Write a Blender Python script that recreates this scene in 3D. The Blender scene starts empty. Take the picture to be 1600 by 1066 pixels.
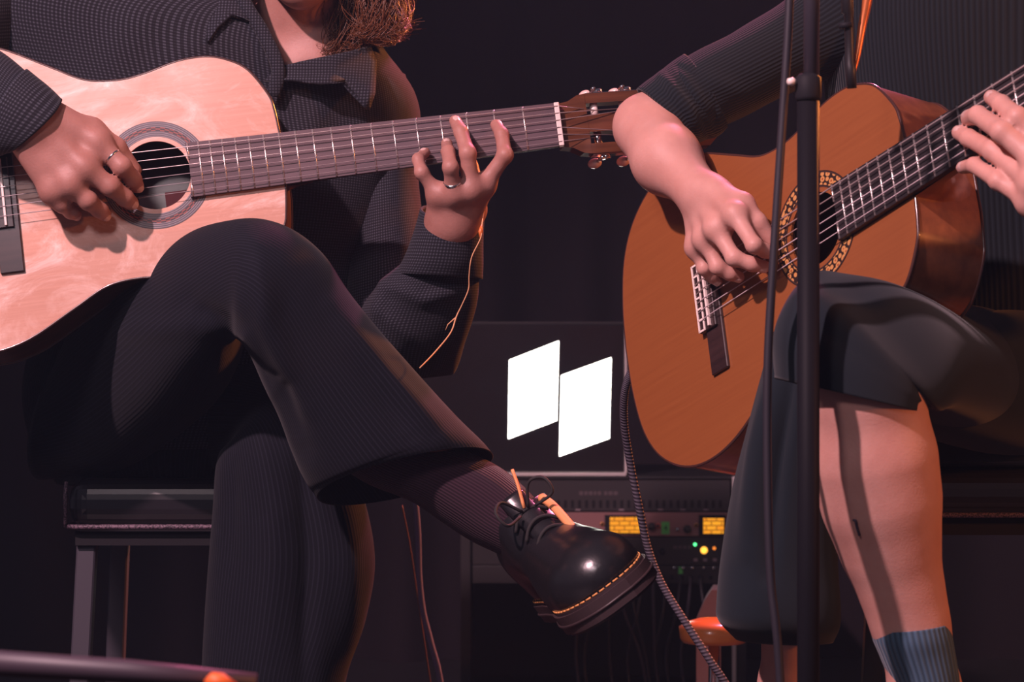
import bpy, bmesh, math, random
import numpy as np
from mathutils import Vector, Matrix
random.seed(7)
rng = np.random.default_rng(7)
scn = bpy.context.scene
COL = scn.collection
PI = math.pi

# ------------------------------------------------------------------ camera, world, lamps, exposure
CZ = 0.70                     # eye height over the stage floor (m)
S = 0.00076                   # metres per photo pixel three metres away
cam = bpy.data.cameras.new('camera')
cam.sensor_width = 36.0
cam.lens = 36.0 * 3.0 / (1600 * S)
cam.dof.use_dof = True
cam.dof.focus_distance = 2.95
cam.dof.aperture_fstop = 10.0
cam_o = bpy.data.objects.new('camera', cam)
cam_o.location = (0, -3.0, CZ)
cam_o.rotation_euler = (PI / 2, 0, 0)
COL.objects.link(cam_o)
scn.camera = cam_o

vs = scn.view_settings
vs.view_transform = 'Standard'
vs.look = 'None'
vs.gamma = 1.0
vs.use_curve_mapping = False
vs.exposure = 0.0

world = bpy.data.worlds.new('dark_hall')
scn.world = world
world.use_nodes = True
bg = world.node_tree.nodes['Background']
bg.inputs[0].default_value = (0.62, 0.55, 0.78, 1)
bg.inputs[1].default_value = 0.085


def lamp(name, kind, loc, target, energy, color, size=0.2, spot=60, blend=0.5):
    d = bpy.data.lights.new(name, kind)
    d.energy = energy
    d.color = color
    if kind == 'SPOT':
        d.spot_size = math.radians(spot)
        d.spot_blend = blend
        d.shadow_soft_size = size
    elif kind == 'AREA':
        d.shape = 'DISK'
        d.size = size
    o = bpy.data.objects.new(name, d)
    o.location = loc
    o.rotation_euler = (Vector(target) - Vector(loc)).to_track_quat('-Z', 'Y').to_euler()
    COL.objects.link(o)
    return o


lamp('key_spot', 'SPOT', (-1.65, -2.45, 3.05), (-0.05, -0.1, 0.72), 760, (1.0, 0.62, 0.70), 0.06, 48, 0.5)
lamp('front_wash', 'AREA', (-0.85, -2.60, 2.15), (-0.3, 0.0, 0.8), 15, (1.0, 0.78, 0.86), 0.42)
lamp('side_spot', 'SPOT', (2.6, -1.3, 1.3), (0.3, -0.3, 0.5), 110, (1.0, 0.30, 0.08), 0.10, 60)
lamp('magenta_back_spot', 'SPOT', (0.9, 1.9, 2.9), (0.0, 0.0, 0.9), 340, (1.0, 0.20, 0.42), 0.1, 60)
lamp('orange_back_spot', 'SPOT', (1.7, 1.6, 2.0), (-0.1, 0.0, 0.75), 400, (1.0, 0.27, 0.06), 0.1, 60)


# ------------------------------------------------------------------ helpers
def W(px, py, Y):
    k = (3.0 + Y) * S / 3.0
    return np.array([(px - 800) * k, Y, CZ + (533 - py) * k])


def px_of(V):
    k = (3.0 + V[:, 1]) * S / 3.0
    return np.stack([800 + V[:, 0] / k, 533 - (V[:, 2] - CZ) / k], 1)


def nz(v):
    v = np.asarray(v, float)
    return v / np.linalg.norm(v)


def mesh_obj(name, V, F, mat=None, parent=None, smooth=True, uv=None):
    me = bpy.data.meshes.new(name)
    me.from_pydata([tuple(v) for v in V] if not isinstance(V, np.ndarray) else V.tolist(), [], F if isinstance(F, list) else F.tolist())
    me.update()
    if smooth:
        me.polygons.foreach_set('use_smooth', [True] * len(me.polygons))
    if uv is not None:
        l = me.uv_layers.new(name='UVMap')
        idx = np.zeros(len(me.loops), int)
        me.loops.foreach_get('vertex_index', idx)
        l.data.foreach_set('uv', np.asarray(uv)[idx].astype(np.float32).ravel())
    if mat:
        me.materials.append(mat)
    o = bpy.data.objects.new(name, me)
    COL.objects.link(o)
    if parent:
        o.parent = parent
    return o


def bm_obj(name, bm, mat=None, parent=None, smooth=False):
    me = bpy.data.meshes.new(name)
    bm.normal_update()
    bm.to_mesh(me)
    bm.free()
    if smooth:
        me.polygons.foreach_set('use_smooth', [True] * len(me.polygons))
    if mat:
        me.materials.append(mat)
    o = bpy.data.objects.new(name, me)
    COL.objects.link(o)
    if parent:
        o.parent = parent
    return o


def tag(o, label=None, cat=None, group=None, kind=None):
    if label: o['label'] = label
    if cat: o['category'] = cat
    if group: o['group'] = group
    if kind: o['kind'] = kind
    return o


def empty(name, loc, M=None):
    o = bpy.data.objects.new(name, None)
    o.empty_display_size = 0.05
    if M is not None:
        o.matrix_world = M
    else:
        o.location = loc
    COL.objects.link(o)
    return o


def keep(child, root):
    """parent child (whose mesh is in world space) under root without moving it"""
    child.parent = root
    child.matrix_parent_inverse = root.matrix_basis.inverted()
    return child


def box(bm, x0, x1, y0, y1, z0, z1):
    v = [bm.verts.new(p) for p in ((x0, y0, z0), (x1, y0, z0), (x1, y1, z0), (x0, y1, z0), (x0, y0, z1), (x1, y0, z1), (x1, y1, z1), (x0, y1, z1))]
    for f in ((3, 2, 1, 0), (4, 5, 6, 7), (0, 1, 5, 4), (1, 2, 6, 5), (2, 3, 7, 6), (3, 0, 4, 7)):
        bm.faces.new([v[i] for i in f])
    return v


def box_obj(name, x0, x1, y0, y1, z0, z1, mat, parent=None, bev=0.0, seg=2):
    bm = bmesh.new()
    box(bm, x0, x1, y0, y1, z0, z1)
    if bev:
        bmesh.ops.bevel(bm, geom=bm.edges[:], offset=bev, segments=seg, affect='EDGES', profile=0.5)
    return bm_obj(name, bm, mat, parent, smooth=False)


def prism_bm(pts, z0, z1, bm=None, fr=None):
    """extrude a polygon (list of 2-d points) from z0 to z1"""
    bm = bm or bmesh.new()
    f = fr or (lambda x, y, z: (x, y, z))
    a = [bm.verts.new(f(x, y, z0)) for x, y in pts]
    b = [bm.verts.new(f(x, y, z1)) for x, y in pts]
    n = len(pts)
    bm.faces.new(a[::-1]); bm.faces.new(b)
    for i in range(n):
        bm.faces.new((a[i], a[(i + 1) % n], b[(i + 1) % n], b[i]))
    bmesh.ops.recalc_face_normals(bm, faces=bm.faces[:])
    return bm


def catmull(P, sub):
    P = np.asarray(P, float)
    n = len(P)
    out = []
    for i in range(n - 1):
        p0 = P[i - 1] if i else 2 * P[0] - P[1]
        p1, p2 = P[i], P[i + 1]
        p3 = P[i + 2] if i + 2 < n else 2 * P[-1] - P[-2]
        for j in range(sub):
            t = j / sub
            out.append(0.5 * (2 * p1 + (p2 - p0) * t + (2 * p0 - 5 * p1 + 4 * p2 - p3) * t * t + (3 * p1 - p0 - 3 * p2 + p3) * t ** 3))
    out.append(P[-1])
    return np.array(out)


def tube_geo(P, R, n=8, caps=True):
    P = np.asarray(P, float)
    m = len(P)
    R = np.broadcast_to(np.asarray(R, float), (m,))
    T = np.gradient(P, axis=0)
    T /= np.linalg.norm(T, axis=1)[:, None] + 1e-12
    ref = np.array([0, 0, 1.0]) if abs(T[0][2]) < 0.9 else np.array([1.0, 0, 0])
    u = nz(np.cross(T[0], ref))
    V = []
    for i in range(m):
        u = u - T[i] * (u @ T[i]); u = nz(u)
        w = np.cross(T[i], u)
        for j in range(n):
            a = 2 * PI * j / n
            V.append(P[i] + R[i] * (math.cos(a) * u + math.sin(a) * w))
    F = []
    for i in range(m - 1):
        for j in range(n):
            F.append([i * n + j, i * n + (j + 1) % n, (i + 1) * n + (j + 1) % n, (i + 1) * n + j])
    if caps:
        F.append(list(range(n))[::-1]); F.append([(m - 1) * n + j for j in range(n)])
    uv = np.array([[j / n, i / max(m - 1, 1)] for i in range(m) for j in range(n)])
    return np.array(V), F, uv


def tube(name, pts, r, mat, parent=None, n=8, sub=6):
    P = catmull(pts, sub) if sub > 1 else np.asarray(pts, float)
    if np.ndim(r):
        r = catmull(np.asarray(r, float)[:, None], sub)[:, 0] if sub > 1 else r
    V, F, uv = tube_geo(P, r, n)
    return mesh_obj(name, V, F, mat, parent, uv=uv)


def merge(geos):
    Vs, Fs, Us, k = [], [], [], 0
    for V, F, U in geos:
        Vs.append(V); Us.append(U)
        Fs += [[i + k for i in f] for f in F]
        k += len(V)
    return np.concatenate(Vs), Fs, np.concatenate(Us)


# ------------------------------------------------------------------ materials
def M(name, base=(0.5, 0.5, 0.5), rough=0.5, metal=0.0, spec=0.5, coat=0.0, coat_rough=0.1, sss=0.0, emit=None, estr=0.0, sheen=0.0):
    m = bpy.data.materials.new(name)
    m.use_nodes = True
    b = m.node_tree.nodes['Principled BSDF']
    b.inputs['Base Color'].default_value = (*base, 1)
    b.inputs['Roughness'].default_value = rough
    b.inputs['Metallic'].default_value = metal
    b.inputs['Specular IOR Level'].default_value = spec
    b.inputs['Coat Weight'].default_value = coat
    b.inputs['Coat Roughness'].default_value = coat_rough
    b.inputs['Sheen Weight'].default_value = sheen
    b.inputs['Sheen Roughness'].default_value = 0.5
    if sss:
        b.inputs['Subsurface Weight'].default_value = sss
        b.inputs['Subsurface Radius'].default_value = (0.012, 0.004, 0.002)
        b.inputs['Subsurface Scale'].default_value = 1.0
    if emit:
        b.inputs['Emission Color'].default_value = (*emit, 1)
        b.inputs['Emission Strength'].default_value = estr
    return m


class NT:
    def __init__(s, m):
        s.t = m.node_tree; s.b = s.t.nodes['Principled BSDF']

    def n(s, typ, **kw):
        nd = s.t.nodes.new(typ)
        for k, v in kw.items():
            if k.startswith('i_'):
                nd.inputs[k[2:].replace('_', ' ')].default_value = v
            else:
                setattr(nd, k, v)
        return nd

    def l(s, a, b):
        s.t.links.new(a, b)

    def coord(s, out='Object', scale=(1, 1, 1), rot=(0, 0, 0)):
        c = s.n('ShaderNodeTexCoord'); mp = s.n('ShaderNodeMapping')
        mp.inputs['Scale'].default_value = scale; mp.inputs['Rotation'].default_value = rot
        s.l(c.outputs[out], mp.inputs['Vector'])
        return mp.outputs['Vector']

    def noise(s, vec, scale, detail=3, rough=0.5, dist=0.0):
        nd = s.n('ShaderNodeTexNoise')
        nd.inputs['Scale'].default_value = scale; nd.inputs['Detail'].default_value = detail
        nd.inputs['Roughness'].default_value = rough; nd.inputs['Distortion'].default_value = dist
        s.l(vec, nd.inputs['Vector'])
        return nd.outputs['Fac']

    def ramp(s, fac, stops, interp='LINEAR'):
        r = s.n('ShaderNodeValToRGB')
        r.color_ramp.interpolation = interp
        e = r.color_ramp.elements
        while len(e) < len(stops): e.new(0.5)
        for q, (p, c) in zip(e, stops):
            q.position = p; q.color = (*c, 1) if len(c) == 3 else c
        s.l(fac, r.inputs['Fac'])
        return r.outputs['Color']

    def math(s, op, a, b=None, c=None):
        nd = s.n('ShaderNodeMath', operation=op)
        for i, v in enumerate((a, b, c)):
            if v is None: continue
            if isinstance(v, (int, float)): nd.inputs[i].default_value = v
            else: s.l(v, nd.inputs[i])
        return nd.outputs[0]

    def mix(s, fac, a, b):
        nd = s.n('ShaderNodeMix', data_type='RGBA')
        if isinstance(fac, (int, float)): nd.inputs[0].default_value = fac
        else: s.l(fac, nd.inputs[0])
        for i, v in ((6, a), (7, b)):
            if isinstance(v, tuple): nd.inputs[i].default_value = (*v, 1)
            else: s.l(v, nd.inputs[i])
        return nd.outputs[2]

    def base(s, c): s.l(c, s.b.inputs['Base Color'])
    def rough(s, c): s.l(c, s.b.inputs['Roughness'])

    def bump(s, h, strength=0.3, dist=0.001):
        nd = s.n('ShaderNodeBump')
        nd.inputs['Strength'].default_value = strength; nd.inputs['Distance'].default_value = dist
        s.l(h, nd.inputs['Height']); s.l(nd.outputs[0], s.b.inputs['Normal'])


def wood(name, c0, c1, rough=0.3, coat=0.5, grain=(6, 220, 60), smudge_glare=False, coat_rough=0.15, spec=0.5):
    m = M(name, c0, rough, coat=coat, coat_rough=coat_rough, spec=spec)
    t = NT(m)
    f = t.noise(t.coord('Object', grain), 1.0, 4, 0.6)
    col = t.ramp(f, [(0.3, c0), (0.7, c1)])
    if smudge_glare:
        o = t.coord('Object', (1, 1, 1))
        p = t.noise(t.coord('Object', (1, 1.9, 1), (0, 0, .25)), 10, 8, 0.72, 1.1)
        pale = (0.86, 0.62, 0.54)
        col = t.mix(t.ramp(p, [(0.48, (0, 0, 0)), (0.58, (0.3, 0.3, 0.3)), (0.70, (1, 1, 1))]), col, pale)  # stage-light glare on the smudged varnish, painted into the base colour as pale patches
        q = t.noise(o, 9, 5, 0.7, 1.5)
        r = t.math('MULTIPLY_ADD', q, 0.30, 0.34)
        t.rough(r)
        t.l(t.math('MULTIPLY_ADD', q, 0.36, 0.05), t.b.inputs['Coat Roughness'])
    t.base(col)
    return m


def skin(name, c0, c1):
    m = M(name, c0, 0.5, sss=0.12, spec=0.4)
    t = NT(m)
    o = t.coord('Object')
    t.base(t.ramp(t.noise(o, 22, 4, 0.6), [(0.3, c0), (0.7, c1)]))
    t.bump(t.noise(o, 420, 3, 0.7), 0.25, 0.0012)
    return m


def uv_lines(t, sx, sy, sharp=0.7):
    """two families of thread lines from a metric UV; returns (gx, gy) 0..1"""
    c = t.n('ShaderNodeTexCoord')
    sp = t.n('ShaderNodeSeparateXYZ'); t.l(c.outputs['UV'], sp.inputs[0])
    out = []
    for ax, pitch in ((0, sx), (1, sy)):
        s_ = t.math('SINE', t.math('MULTIPLY', sp.outputs[ax], 2 * PI / pitch))
        out.append(t.math('MULTIPLY_ADD', s_, 0.5, 0.5))
    return out


def check_cloth():
    m = M('shirt_check', (0.03, 0.03, 0.04), 0.85, spec=0.15, sheen=0.06)
    t = NT(m)
    gx, gy = uv_lines(t, 0.0037, 0.0037)
    fx = t.math('GREATER_THAN', gx, 0.62); fy = t.math('GREATER_THAN', gy, 0.62)
    s_ = t.math('ADD', fx, fy)
    s_ = t.math('MULTIPLY', s_, 0.5)
    t.base(t.ramp(s_, [(0.0, (0.010, 0.0095, 0.013)), (0.5, (0.018, 0.019, 0.026)), (1.0, (0.060, 0.066, 0.085))]))
    return m


def stripe_cloth(name, a, b, pitch):
    m = M(name, a, 0.85, spec=0.12, sheen=0.05)
    t = NT(m)
    gx, gy = uv_lines(t, pitch, 0.002)
    t.base(t.ramp(gx, [(0.72, a), (0.95, b)]))
    t.bump(gx, 0.3, 0.0006)
    return m


def rib_knit(name, a, pitch=0.004):
    m = M(name, a, 0.9, spec=0.15, sheen=0.12)
    t = NT(m)
    gx, gy = uv_lines(t, pitch, 0.0022)
    t.base(t.ramp(gx, [(0.1, tuple(c * 0.7 for c in a)), (0.7, tuple(c * 1.25 for c in a))]))
    t.bump(gx, 0.6, 0.0014)
    return m


m_skin_a = skin('skin_tan', (0.335, 0.155, 0.122), (0.44, 0.22, 0.18))
m_skin_b = skin('skin_fair', (0.53, 0.265, 0.215), (0.62, 0.335, 0.28))
m_nail = M('nail', (0.70, 0.47, 0.42), 0.25)
m_shirt = check_cloth()
m_trouser = stripe_cloth('trouser_stripe', (0.006, 0.0068, 0.0112), (0.0125, 0.0140, 0.0225), 0.0046)
m_knit = rib_knit('sweater_rib', (0.010, 0.014, 0.018), 0.0048)
m_skirt = M('skirt_cloth', (0.011, 0.017, 0.023), 0.9, spec=0.12, sheen=0.12)
m_sock_a = rib_knit('sock_maroon', (0.042, 0.021, 0.032), 0.0035)
m_sock_b = rib_knit('sock_blue', (0.055, 0.10, 0.15), 0.006)
m_leather = M('black_leather', (0.012, 0.012, 0.014), 0.28, spec=0.6, coat=0.3, coat_rough=0.2)
t = NT(m_leather); t.bump(t.noise(t.coord('Object'), 160, 3), 0.25, 0.0008)
m_sole = M('shoe_sole', (0.045, 0.028, 0.03), 0.45)
m_stitch = M('welt_stitch', (0.75, 0.33, 0.10), 0.6)
m_tan = M('tan_lining', (0.85, 0.36, 0.14), 0.6)
m_lace = M('shoe_lace', (0.02, 0.018, 0.018), 0.8)
m_vinyl = M('black_vinyl', (0.012, 0.010, 0.013), 0.3, spec=.6, coat=0.6, coat_rough=0.16)
m_black = M('black_paint', (0.016, 0.015, 0.018), 0.45)
m_pole = M('black_tube', (0.009, 0.009, 0.012), 0.55, spec=0.07)
m_rubber = M('black_rubber', (0.016, 0.016, 0.02), 0.6, spec=0.1)
m_dark = M('matte_black', (0.014, 0.013, 0.016), 0.8, spec=0.2)
m_steel_leg = M('grey_steel', (0.06, 0.055, 0.07), 0.5, metal=0.2)
m_chrome = M('chrome', (0.8, 0.78, 0.78), 0.15, metal=1.0)
m_silver = M('silver_ring', (0.9, 0.88, 0.86), 0.18, metal=1.0)
m_pearl = M('pearl_button', (0.85, 0.62, 0.55), 0.25, coat=0.4)
m_bone = M('bone', (0.85, 0.72, 0.66), 0.4)
m_fret = M('fret_wire', (0.88, 0.80, 0.76), 0.3, metal=0.85)
m_nylon = M('nylon_string', (0.30, 0.24, 0.25), 0.3)
m_wound = M('wound_string', (0.72, 0.60, 0.58), 0.35, metal=0.7)
m_spruce = wood('spruce_top', (0.54, 0.265, 0.185), (0.62, 0.32, 0.23), 0.4, 0.6, (8, 260, 20), smudge_glare=True, spec=0.25)
m_cedar = wood('cedar_top', (0.235, 0.072, 0.019), (0.265, 0.085, 0.023), 0.42, 0.25, (8, 260, 20), coat_rough=0.3)
m_rose = wood('rosewood', (0.10, 0.038, 0.018), (0.20, 0.075, 0.03), 0.3, 0.5, (5, 60, 60))
m_mahog = wood('mahogany', (0.16, 0.05, 0.022), (0.26, 0.09, 0.035), 0.32, 0.5, (5, 60, 60))
m_head = wood('headstock_veneer', (0.075, 0.026, 0.013), (0.17, 0.062, 0.028), 0.28, 0.6, (7, 90, 60))
m_board = wood('fretboard_wood', (0.068, 0.041, 0.050), (0.112, 0.070, 0.082), 0.5, 0.0, (10, 160, 60), spec=0.4)
m_ebony = wood('ebony', (0.012, 0.010, 0.012), (0.022, 0.018, 0.02), 0.4, 0.1, (10, 160, 60))
m_bind = M('binding', (0.06, 0.025, 0.02), 0.25, coat=0.5)
m_bridge = wood('bridge_wood', (0.02, 0.012, 0.013), (0.04, 0.022, 0.022), 0.3, 0.4, (10, 120, 60))
m_inside = wood('bare_cedar', (0.35, 0.17, 0.09), (0.42, 0.22, 0.12), 0.7, 0.0, (8, 100, 20))
m_paper = M('label_paper', (0.92, 0.85, 0.80), 0.3)
m_label_red = M('label_red', (0.55, 0.07, 0.09), 0.5)


def rosette_mat(name, ring, mosaic_a, mosaic_b, flowers):
    m = M(name, ring, 0.4, spec=0.3, coat=0.12, coat_rough=0.3)
    t = NT(m)
    c = t.n('ShaderNodeTexCoord'); sp = t.n('ShaderNodeSeparateXYZ'); t.l(c.outputs['UV'], sp.inputs[0])
    u, v = sp.outputs[0], sp.outputs[1]
    if flowers:
        vo = t.n('ShaderNodeTexVoronoi'); vo.inputs['Scale'].default_value = 1.0; vo.inputs['Randomness'].default_value = 0.35
        cb = t.n('ShaderNodeCombineXYZ'); t.l(t.math('MULTIPLY', u, 44.0), cb.inputs[0]); t.l(t.math('MULTIPLY', v, 2.6), cb.inputs[1])
        t.l(cb.outputs[0], vo.inputs['Vector'])
        mos = t.ramp(vo.outputs['Distance'], [(0.0, mosaic_b), (0.16, mosaic_b), (0.22, mosaic_a), (0.42, mosaic_a), (0.5, ring)])
        lo, hi = 0.13, 0.87
    else:
        cb = t.n('ShaderNodeCombineXYZ'); t.l(t.math('MULTIPLY', u, 64.0), cb.inputs[0]); t.l(t.math('MULTIPLY', v, 11.0), cb.inputs[1])
        ck = t.n('ShaderNodeTexChecker'); ck.inputs['Scale'].default_value = 1.0
        ck.inputs['Color1'].default_value = (*mosaic_a, 1); ck.inputs['Color2'].default_value = (*mosaic_b, 1)
        t.l(cb.outputs[0], ck.inputs['Vector'])
        mos = ck.outputs['Color']; lo, hi = 0.36, 0.64
    inside = t.math('MULTIPLY', t.math('GREATER_THAN', v, lo), t.math('LESS_THAN', v, hi))
    pin = t.math('GREATER_THAN', t.math('SINE', t.math('MULTIPLY', v, 2 * PI * 8.0)), 0.78)
    edge = t.mix(pin, ring, tuple(min(1, c * 3.2) for c in ring))
    t.base(t.mix(inside, edge, mos))
    return m


m_ros_a = rosette_mat('rosette_mosaic', (0.10, 0.088, 0.10), (0.24, 0.07, 0.06), (0.035, 0.028, 0.035), False)
m_ros_b = rosette_mat('rosette_flowers', (0.025, 0.014, 0.012), (0.55, 0.27, 0.09), (0.30, 0.08, 0.03), True)

# ------------------------------------------------------------------ setting: floor and black drape wall
m_floor = M('stage_floor', (0.016, 0.013, 0.017), 0.55)
t = NT(m_floor); t.base(t.ramp(t.noise(t.coord('Object'), 5, 4), [(0.3, (0.013, 0.011, 0.014)), (0.7, (0.02, 0.016, 0.02))]))
tag(box_obj('floor', -5, 5, -3.4, 3.2, -0.1, 0.0, m_floor), kind='structure')
m_drape = M('black_drape', (0.018, 0.013, 0.017), 0.95, spec=0.1)
xs = np.linspace(-5, 5, 500)
V = []; F = []
prof = 0.035 * np.sin(xs * 26 + 2.0 * np.sin(xs * 3.1)) + 0.02 * np.sin(xs * 11.3)
for z in (0.0, 1.2, 2.4, 4.2):
    for x, p in zip(xs, prof):
        V.append((x, 2.55 + p * (1 - 0.12 * z), z))
for r in range(3):
    for i in range(499):
        F.append([r * 500 + i, r * 500 + i + 1, (r + 1) * 500 + i + 1, (r + 1) * 500 + i])
tag(mesh_obj('wall_back', np.array(V), F, m_drape), kind='structure')


# thin stage haze filling the hall
m_haze = bpy.data.materials.new('stage_haze'); m_haze.use_nodes = True
hn = m_haze.node_tree; hn.nodes.clear()
ho = hn.nodes.new('ShaderNodeOutputMaterial'); hv = hn.nodes.new('ShaderNodeVolumeScatter')
hv.inputs['Color'].default_value = (0.34, 0.64, 1.0, 1); hv.inputs['Density'].default_value = 0.0085; hv.inputs['Anisotropy'].default_value = 0.2
hn.links.new(hv.outputs[0], ho.inputs['Volume'])
tag(box_obj('haze', -4.5, 4.5, -3.35, 3.1, -.05, 3.9, m_haze), kind='stuff')


# ------------------------------------------------------------------ classical guitars
def rodrigues(w):
    w = np.asarray(w); th = np.linalg.norm(w); k = w / th
    K = np.array([[0, -k[2], k[1]], [k[2], 0, -k[0]], [-k[1], k[0], 0]])
    return np.eye(3) + math.sin(th) * K + (1 - math.cos(th)) * K @ K


class Pose:
    def __init__(s, w, t_):
        s.R = rodrigues(w); s.t = np.array([t_[0], t_[1] - 3.0, t_[2] + CZ])

    def mat(s):
        m = Matrix.Identity(4)
        for i in range(3):
            for j in range(3): m[i][j] = s.R[i, j]
            m[i][3] = s.t[i]
        return m

    def on(s, px, py, h):
        """the point h metres above the soundboard's plane on the sight line of a photo point"""
        o = np.array([0, -3.0, CZ]); d = W(px, py, 0) - o
        n = s.R[:, 2]; p0 = s.t + n * h
        return o + d * (((p0 - o) @ n) / (d @ n))

    def loc(s, x, y, z):
        return s.R @ np.array([x, y, z]) + s.t


GA = Pose([1.4261, -0.078, 0.1188], [-0.2705, 2.9738, 0.2137])
GB = Pose([1.0931, -0.9061, -0.4867], [0.4101, 2.6059, 0.1774])

HALF = [(0, 0), (0, .03), (-.003, .06), (-.008, .08), (-.028, .112), (-.05, .127), (-.0757, .1345), (-.11, .133), (-.15, .123), (-.1815, .119),
        (-.22, .124), (-.26, .145), (-.317, .175), (-.365, .185), (-.41, .177), (-.45, .150), (-.475, .110), (-.487, .055), (-.49, 0)]
half = catmull(HALF[1:], 5)
OUT = np.concatenate([[HALF[0]], half, (half[:-1] * [1, -1])[::-1]])      # closed outline


def scaled_outline(off):
    P = OUT; n = len(P)
    T = np.roll(P, -1, 0) - np.roll(P, 1, 0)
    N = np.stack([T[:, 1], -T[:, 0]], 1); N /= np.linalg.norm(N, axis=1)[:, None] + 1e-9
    area = 0.5 * np.sum(P[:, 0] * np.roll(P[:, 1], -1) - np.roll(P[:, 0], -1) * P[:, 1])
    if area < 0: N = -N
    return P + N * off


def fret_x(n): return .325 - .65 * (1 - 2 ** (-n / 12))
def board_hw(x): return .026 + .005 * (.325 - x) / .325


def guitar(pose, label, top, back, board, ros, tie_white, string_mats, thick=1.0):
    root = empty('classical_guitar', None, pose.mat())
    tag(root, label, 'guitar', 'classical guitars in the players\' laps')
    DEPTH = .094
    # soundboard with hole
    HC = np.array([-.149, 0]); HR = .0408
    ang = np.unwrap(np.arctan2(OUT[:, 1] - HC[1], OUT[:, 0] - HC[0]))
    O = OUT; n = len(O)
    inner = HC + HR * np.stack([np.cos(ang), np.sin(ang)], 1)
    mid = inner * .5 + O * .5
    V = []; F = []
    for z in (0.0, -.003):
        for ring in (inner, mid, O):
            V += [(x, y, z) for x, y in ring]
    for r in range(2):
        for i in range(n):
            j = (i + 1) % n
            F.append([r * n + i, (r + 1) * n + i, (r + 1) * n + j, r * n + j])
            F.append([(3 + r) * n + i, (3 + r) * n + j, (4 + r) * n + j, (4 + r) * n + i])
    for i in range(n):
        j = (i + 1) % n
        F.append([i, j, 3 * n + j, 3 * n + i])
    bm = bmesh.new()
    vv = [bm.verts.new(v) for v in V]
    for f in F: bm.faces.new([vv[i] for i in f])
    bmesh.ops.recalc_face_normals(bm, faces=bm.faces[:])
    bm_obj('soundboard', bm, top, root)
    # sides
    Oi = scaled_outline(-.0025); Oo = scaled_outline(0.0004)
    V = [(x, y, -.0012) for x, y in Oo] + [(x, y, -DEPTH) for x, y in Oo] + [(x, y, -.003) for x, y in Oi] + [(x, y, -DEPTH) for x, y in Oi]
    F = []
    for i in range(n):
        j = (i + 1) % n
        F += [[i, j, n + j, n + i], [2 * n + i, 3 * n + i, 3 * n + j, 2 * n + j]]
    bm = bmesh.new(); vv = [bm.verts.new(v) for v in V]
    for f in F: bm.faces.new([vv[i] for i in f])
    bmesh.ops.recalc_face_normals(bm, faces=bm.faces[:])
    bm_obj('sides', bm, back, root, smooth=True)
    bm_obj('back', prism_bm([tuple(p) for p in Oo], -DEPTH - .003, -DEPTH), back, root)
    # bindings at the front and back edges
    for zc in (-.0016, -DEPTH - .001):
        P = np.array([(x, y, zc) for x, y in scaled_outline(.0004)])
        P = np.concatenate([P, P[:1]])
        V, Fq, uv = tube_geo(P, .0019, 6, False)
        mesh_obj('binding', V, Fq, m_bind, root)
    # inside: brace below the hole and the maker's paper
    box_obj('brace', -.108, -.100, -.12, .12, -.016, -.003, m_inside, root, .001)
    box_obj('brace', -.206, -.198, -.11, .11, -.016, -.003, m_inside, root, .001)
    lb = box_obj('paper_label', -.182, -.112, -.072, -.002, -DEPTH, -DEPTH + .001, m_paper, root)
    box_obj('printed_band', -.150, -.112, -.072, -.002, -DEPTH + .001, -DEPTH + .0014, m_label_red, lb)
    # rosette
    V = []; F = []; U = []
    K = 120
    for i in range(K + 1):
        a = 2 * PI * i / K
        for rr, v in ((.0462, 0), (.0553, .5), (.0645, 1)):
            V.append((HC[0] + rr * math.cos(a), HC[1] + rr * math.sin(a), .0004)); U.append((i / K, v))
    for i in range(K):
        for k in range(2):
            F.append([i * 3 + k, i * 3 + k + 1, i * 3 + k + 4, i * 3 + k + 3])
    mesh_obj('rosette', np.array(V), F, ros, root, uv=U)
    # neck
    secs = []
    V = []; F = []
    for x, hw_, th in ((.325, .0262, .021), (.2, .028, .022), (.06, .0302, .024), (.03, .031, .03), (.012, .032, .055), (0.0, .032, .090)):
        for k in range(9):
            a = PI * k / 8
            V.append((x, hw_ * math.cos(a), -th * math.sin(a) ** .8))
    for i in range(5):
        for k in range(8):
            F.append([i * 9 + k, i * 9 + k + 1, (i + 1) * 9 + k + 1, (i + 1) * 9 + k])
    F.append(list(range(9))); F.append([45 + k for k in range(9)][::-1])
    mesh_obj('neck', np.array(V), F, back, root)
    bm = bmesh.new()
    hwA, hwB = board_hw(.325), board_hw(-.111)
    prism_bm([(.325, -hwA), (.325, hwA), (-.111, hwB), (-.1085, hwB * .3), (-.1085, -hwB * .3), (-.111, -hwB)], 0.0002, .007, bm)
    bm_obj('fretboard', bm, board, root)
    for k in range(1, 20):
        x = fret_x(k); h = board_hw(x) - .0006
        if k == 19:
            for y0, y1 in ((-h, -.012), (.012, h)):
                V, Fq, uv = tube_geo([(x, y0, .0072), (x, y1, .0072)], .0012, 6); mesh_obj('fret', V, Fq, m_fret, root)
        else:
            V, Fq, uv = tube_geo([(x, -h, .0072), (x, h, .0072)], .0012, 6)
            mesh_obj('fret', V, Fq, m_fret, root)
    box_obj('nut', .3255, .3315, -.0262, .0262, -.001, .0095, m_bone, root, .0008)
    # bridge
    br = bmesh.new()
    prism_bm([(-.341, -.095), (-.313, -.095), (-.313, .095), (-.341, .095)], 0, .0045, br)
    box(br, -.3475, -.319, -.042, .042, 0, .0085)
    bmesh.ops.bevel(br, geom=br.edges[:], offset=.0008, segments=1, affect='EDGES')
    bo = bm_obj('bridge', br, m_bridge, root)
    box_obj('saddle', -.329, -.3262, -.040, .040, .0075, .0118, m_bone, bo, .0004)
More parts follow.
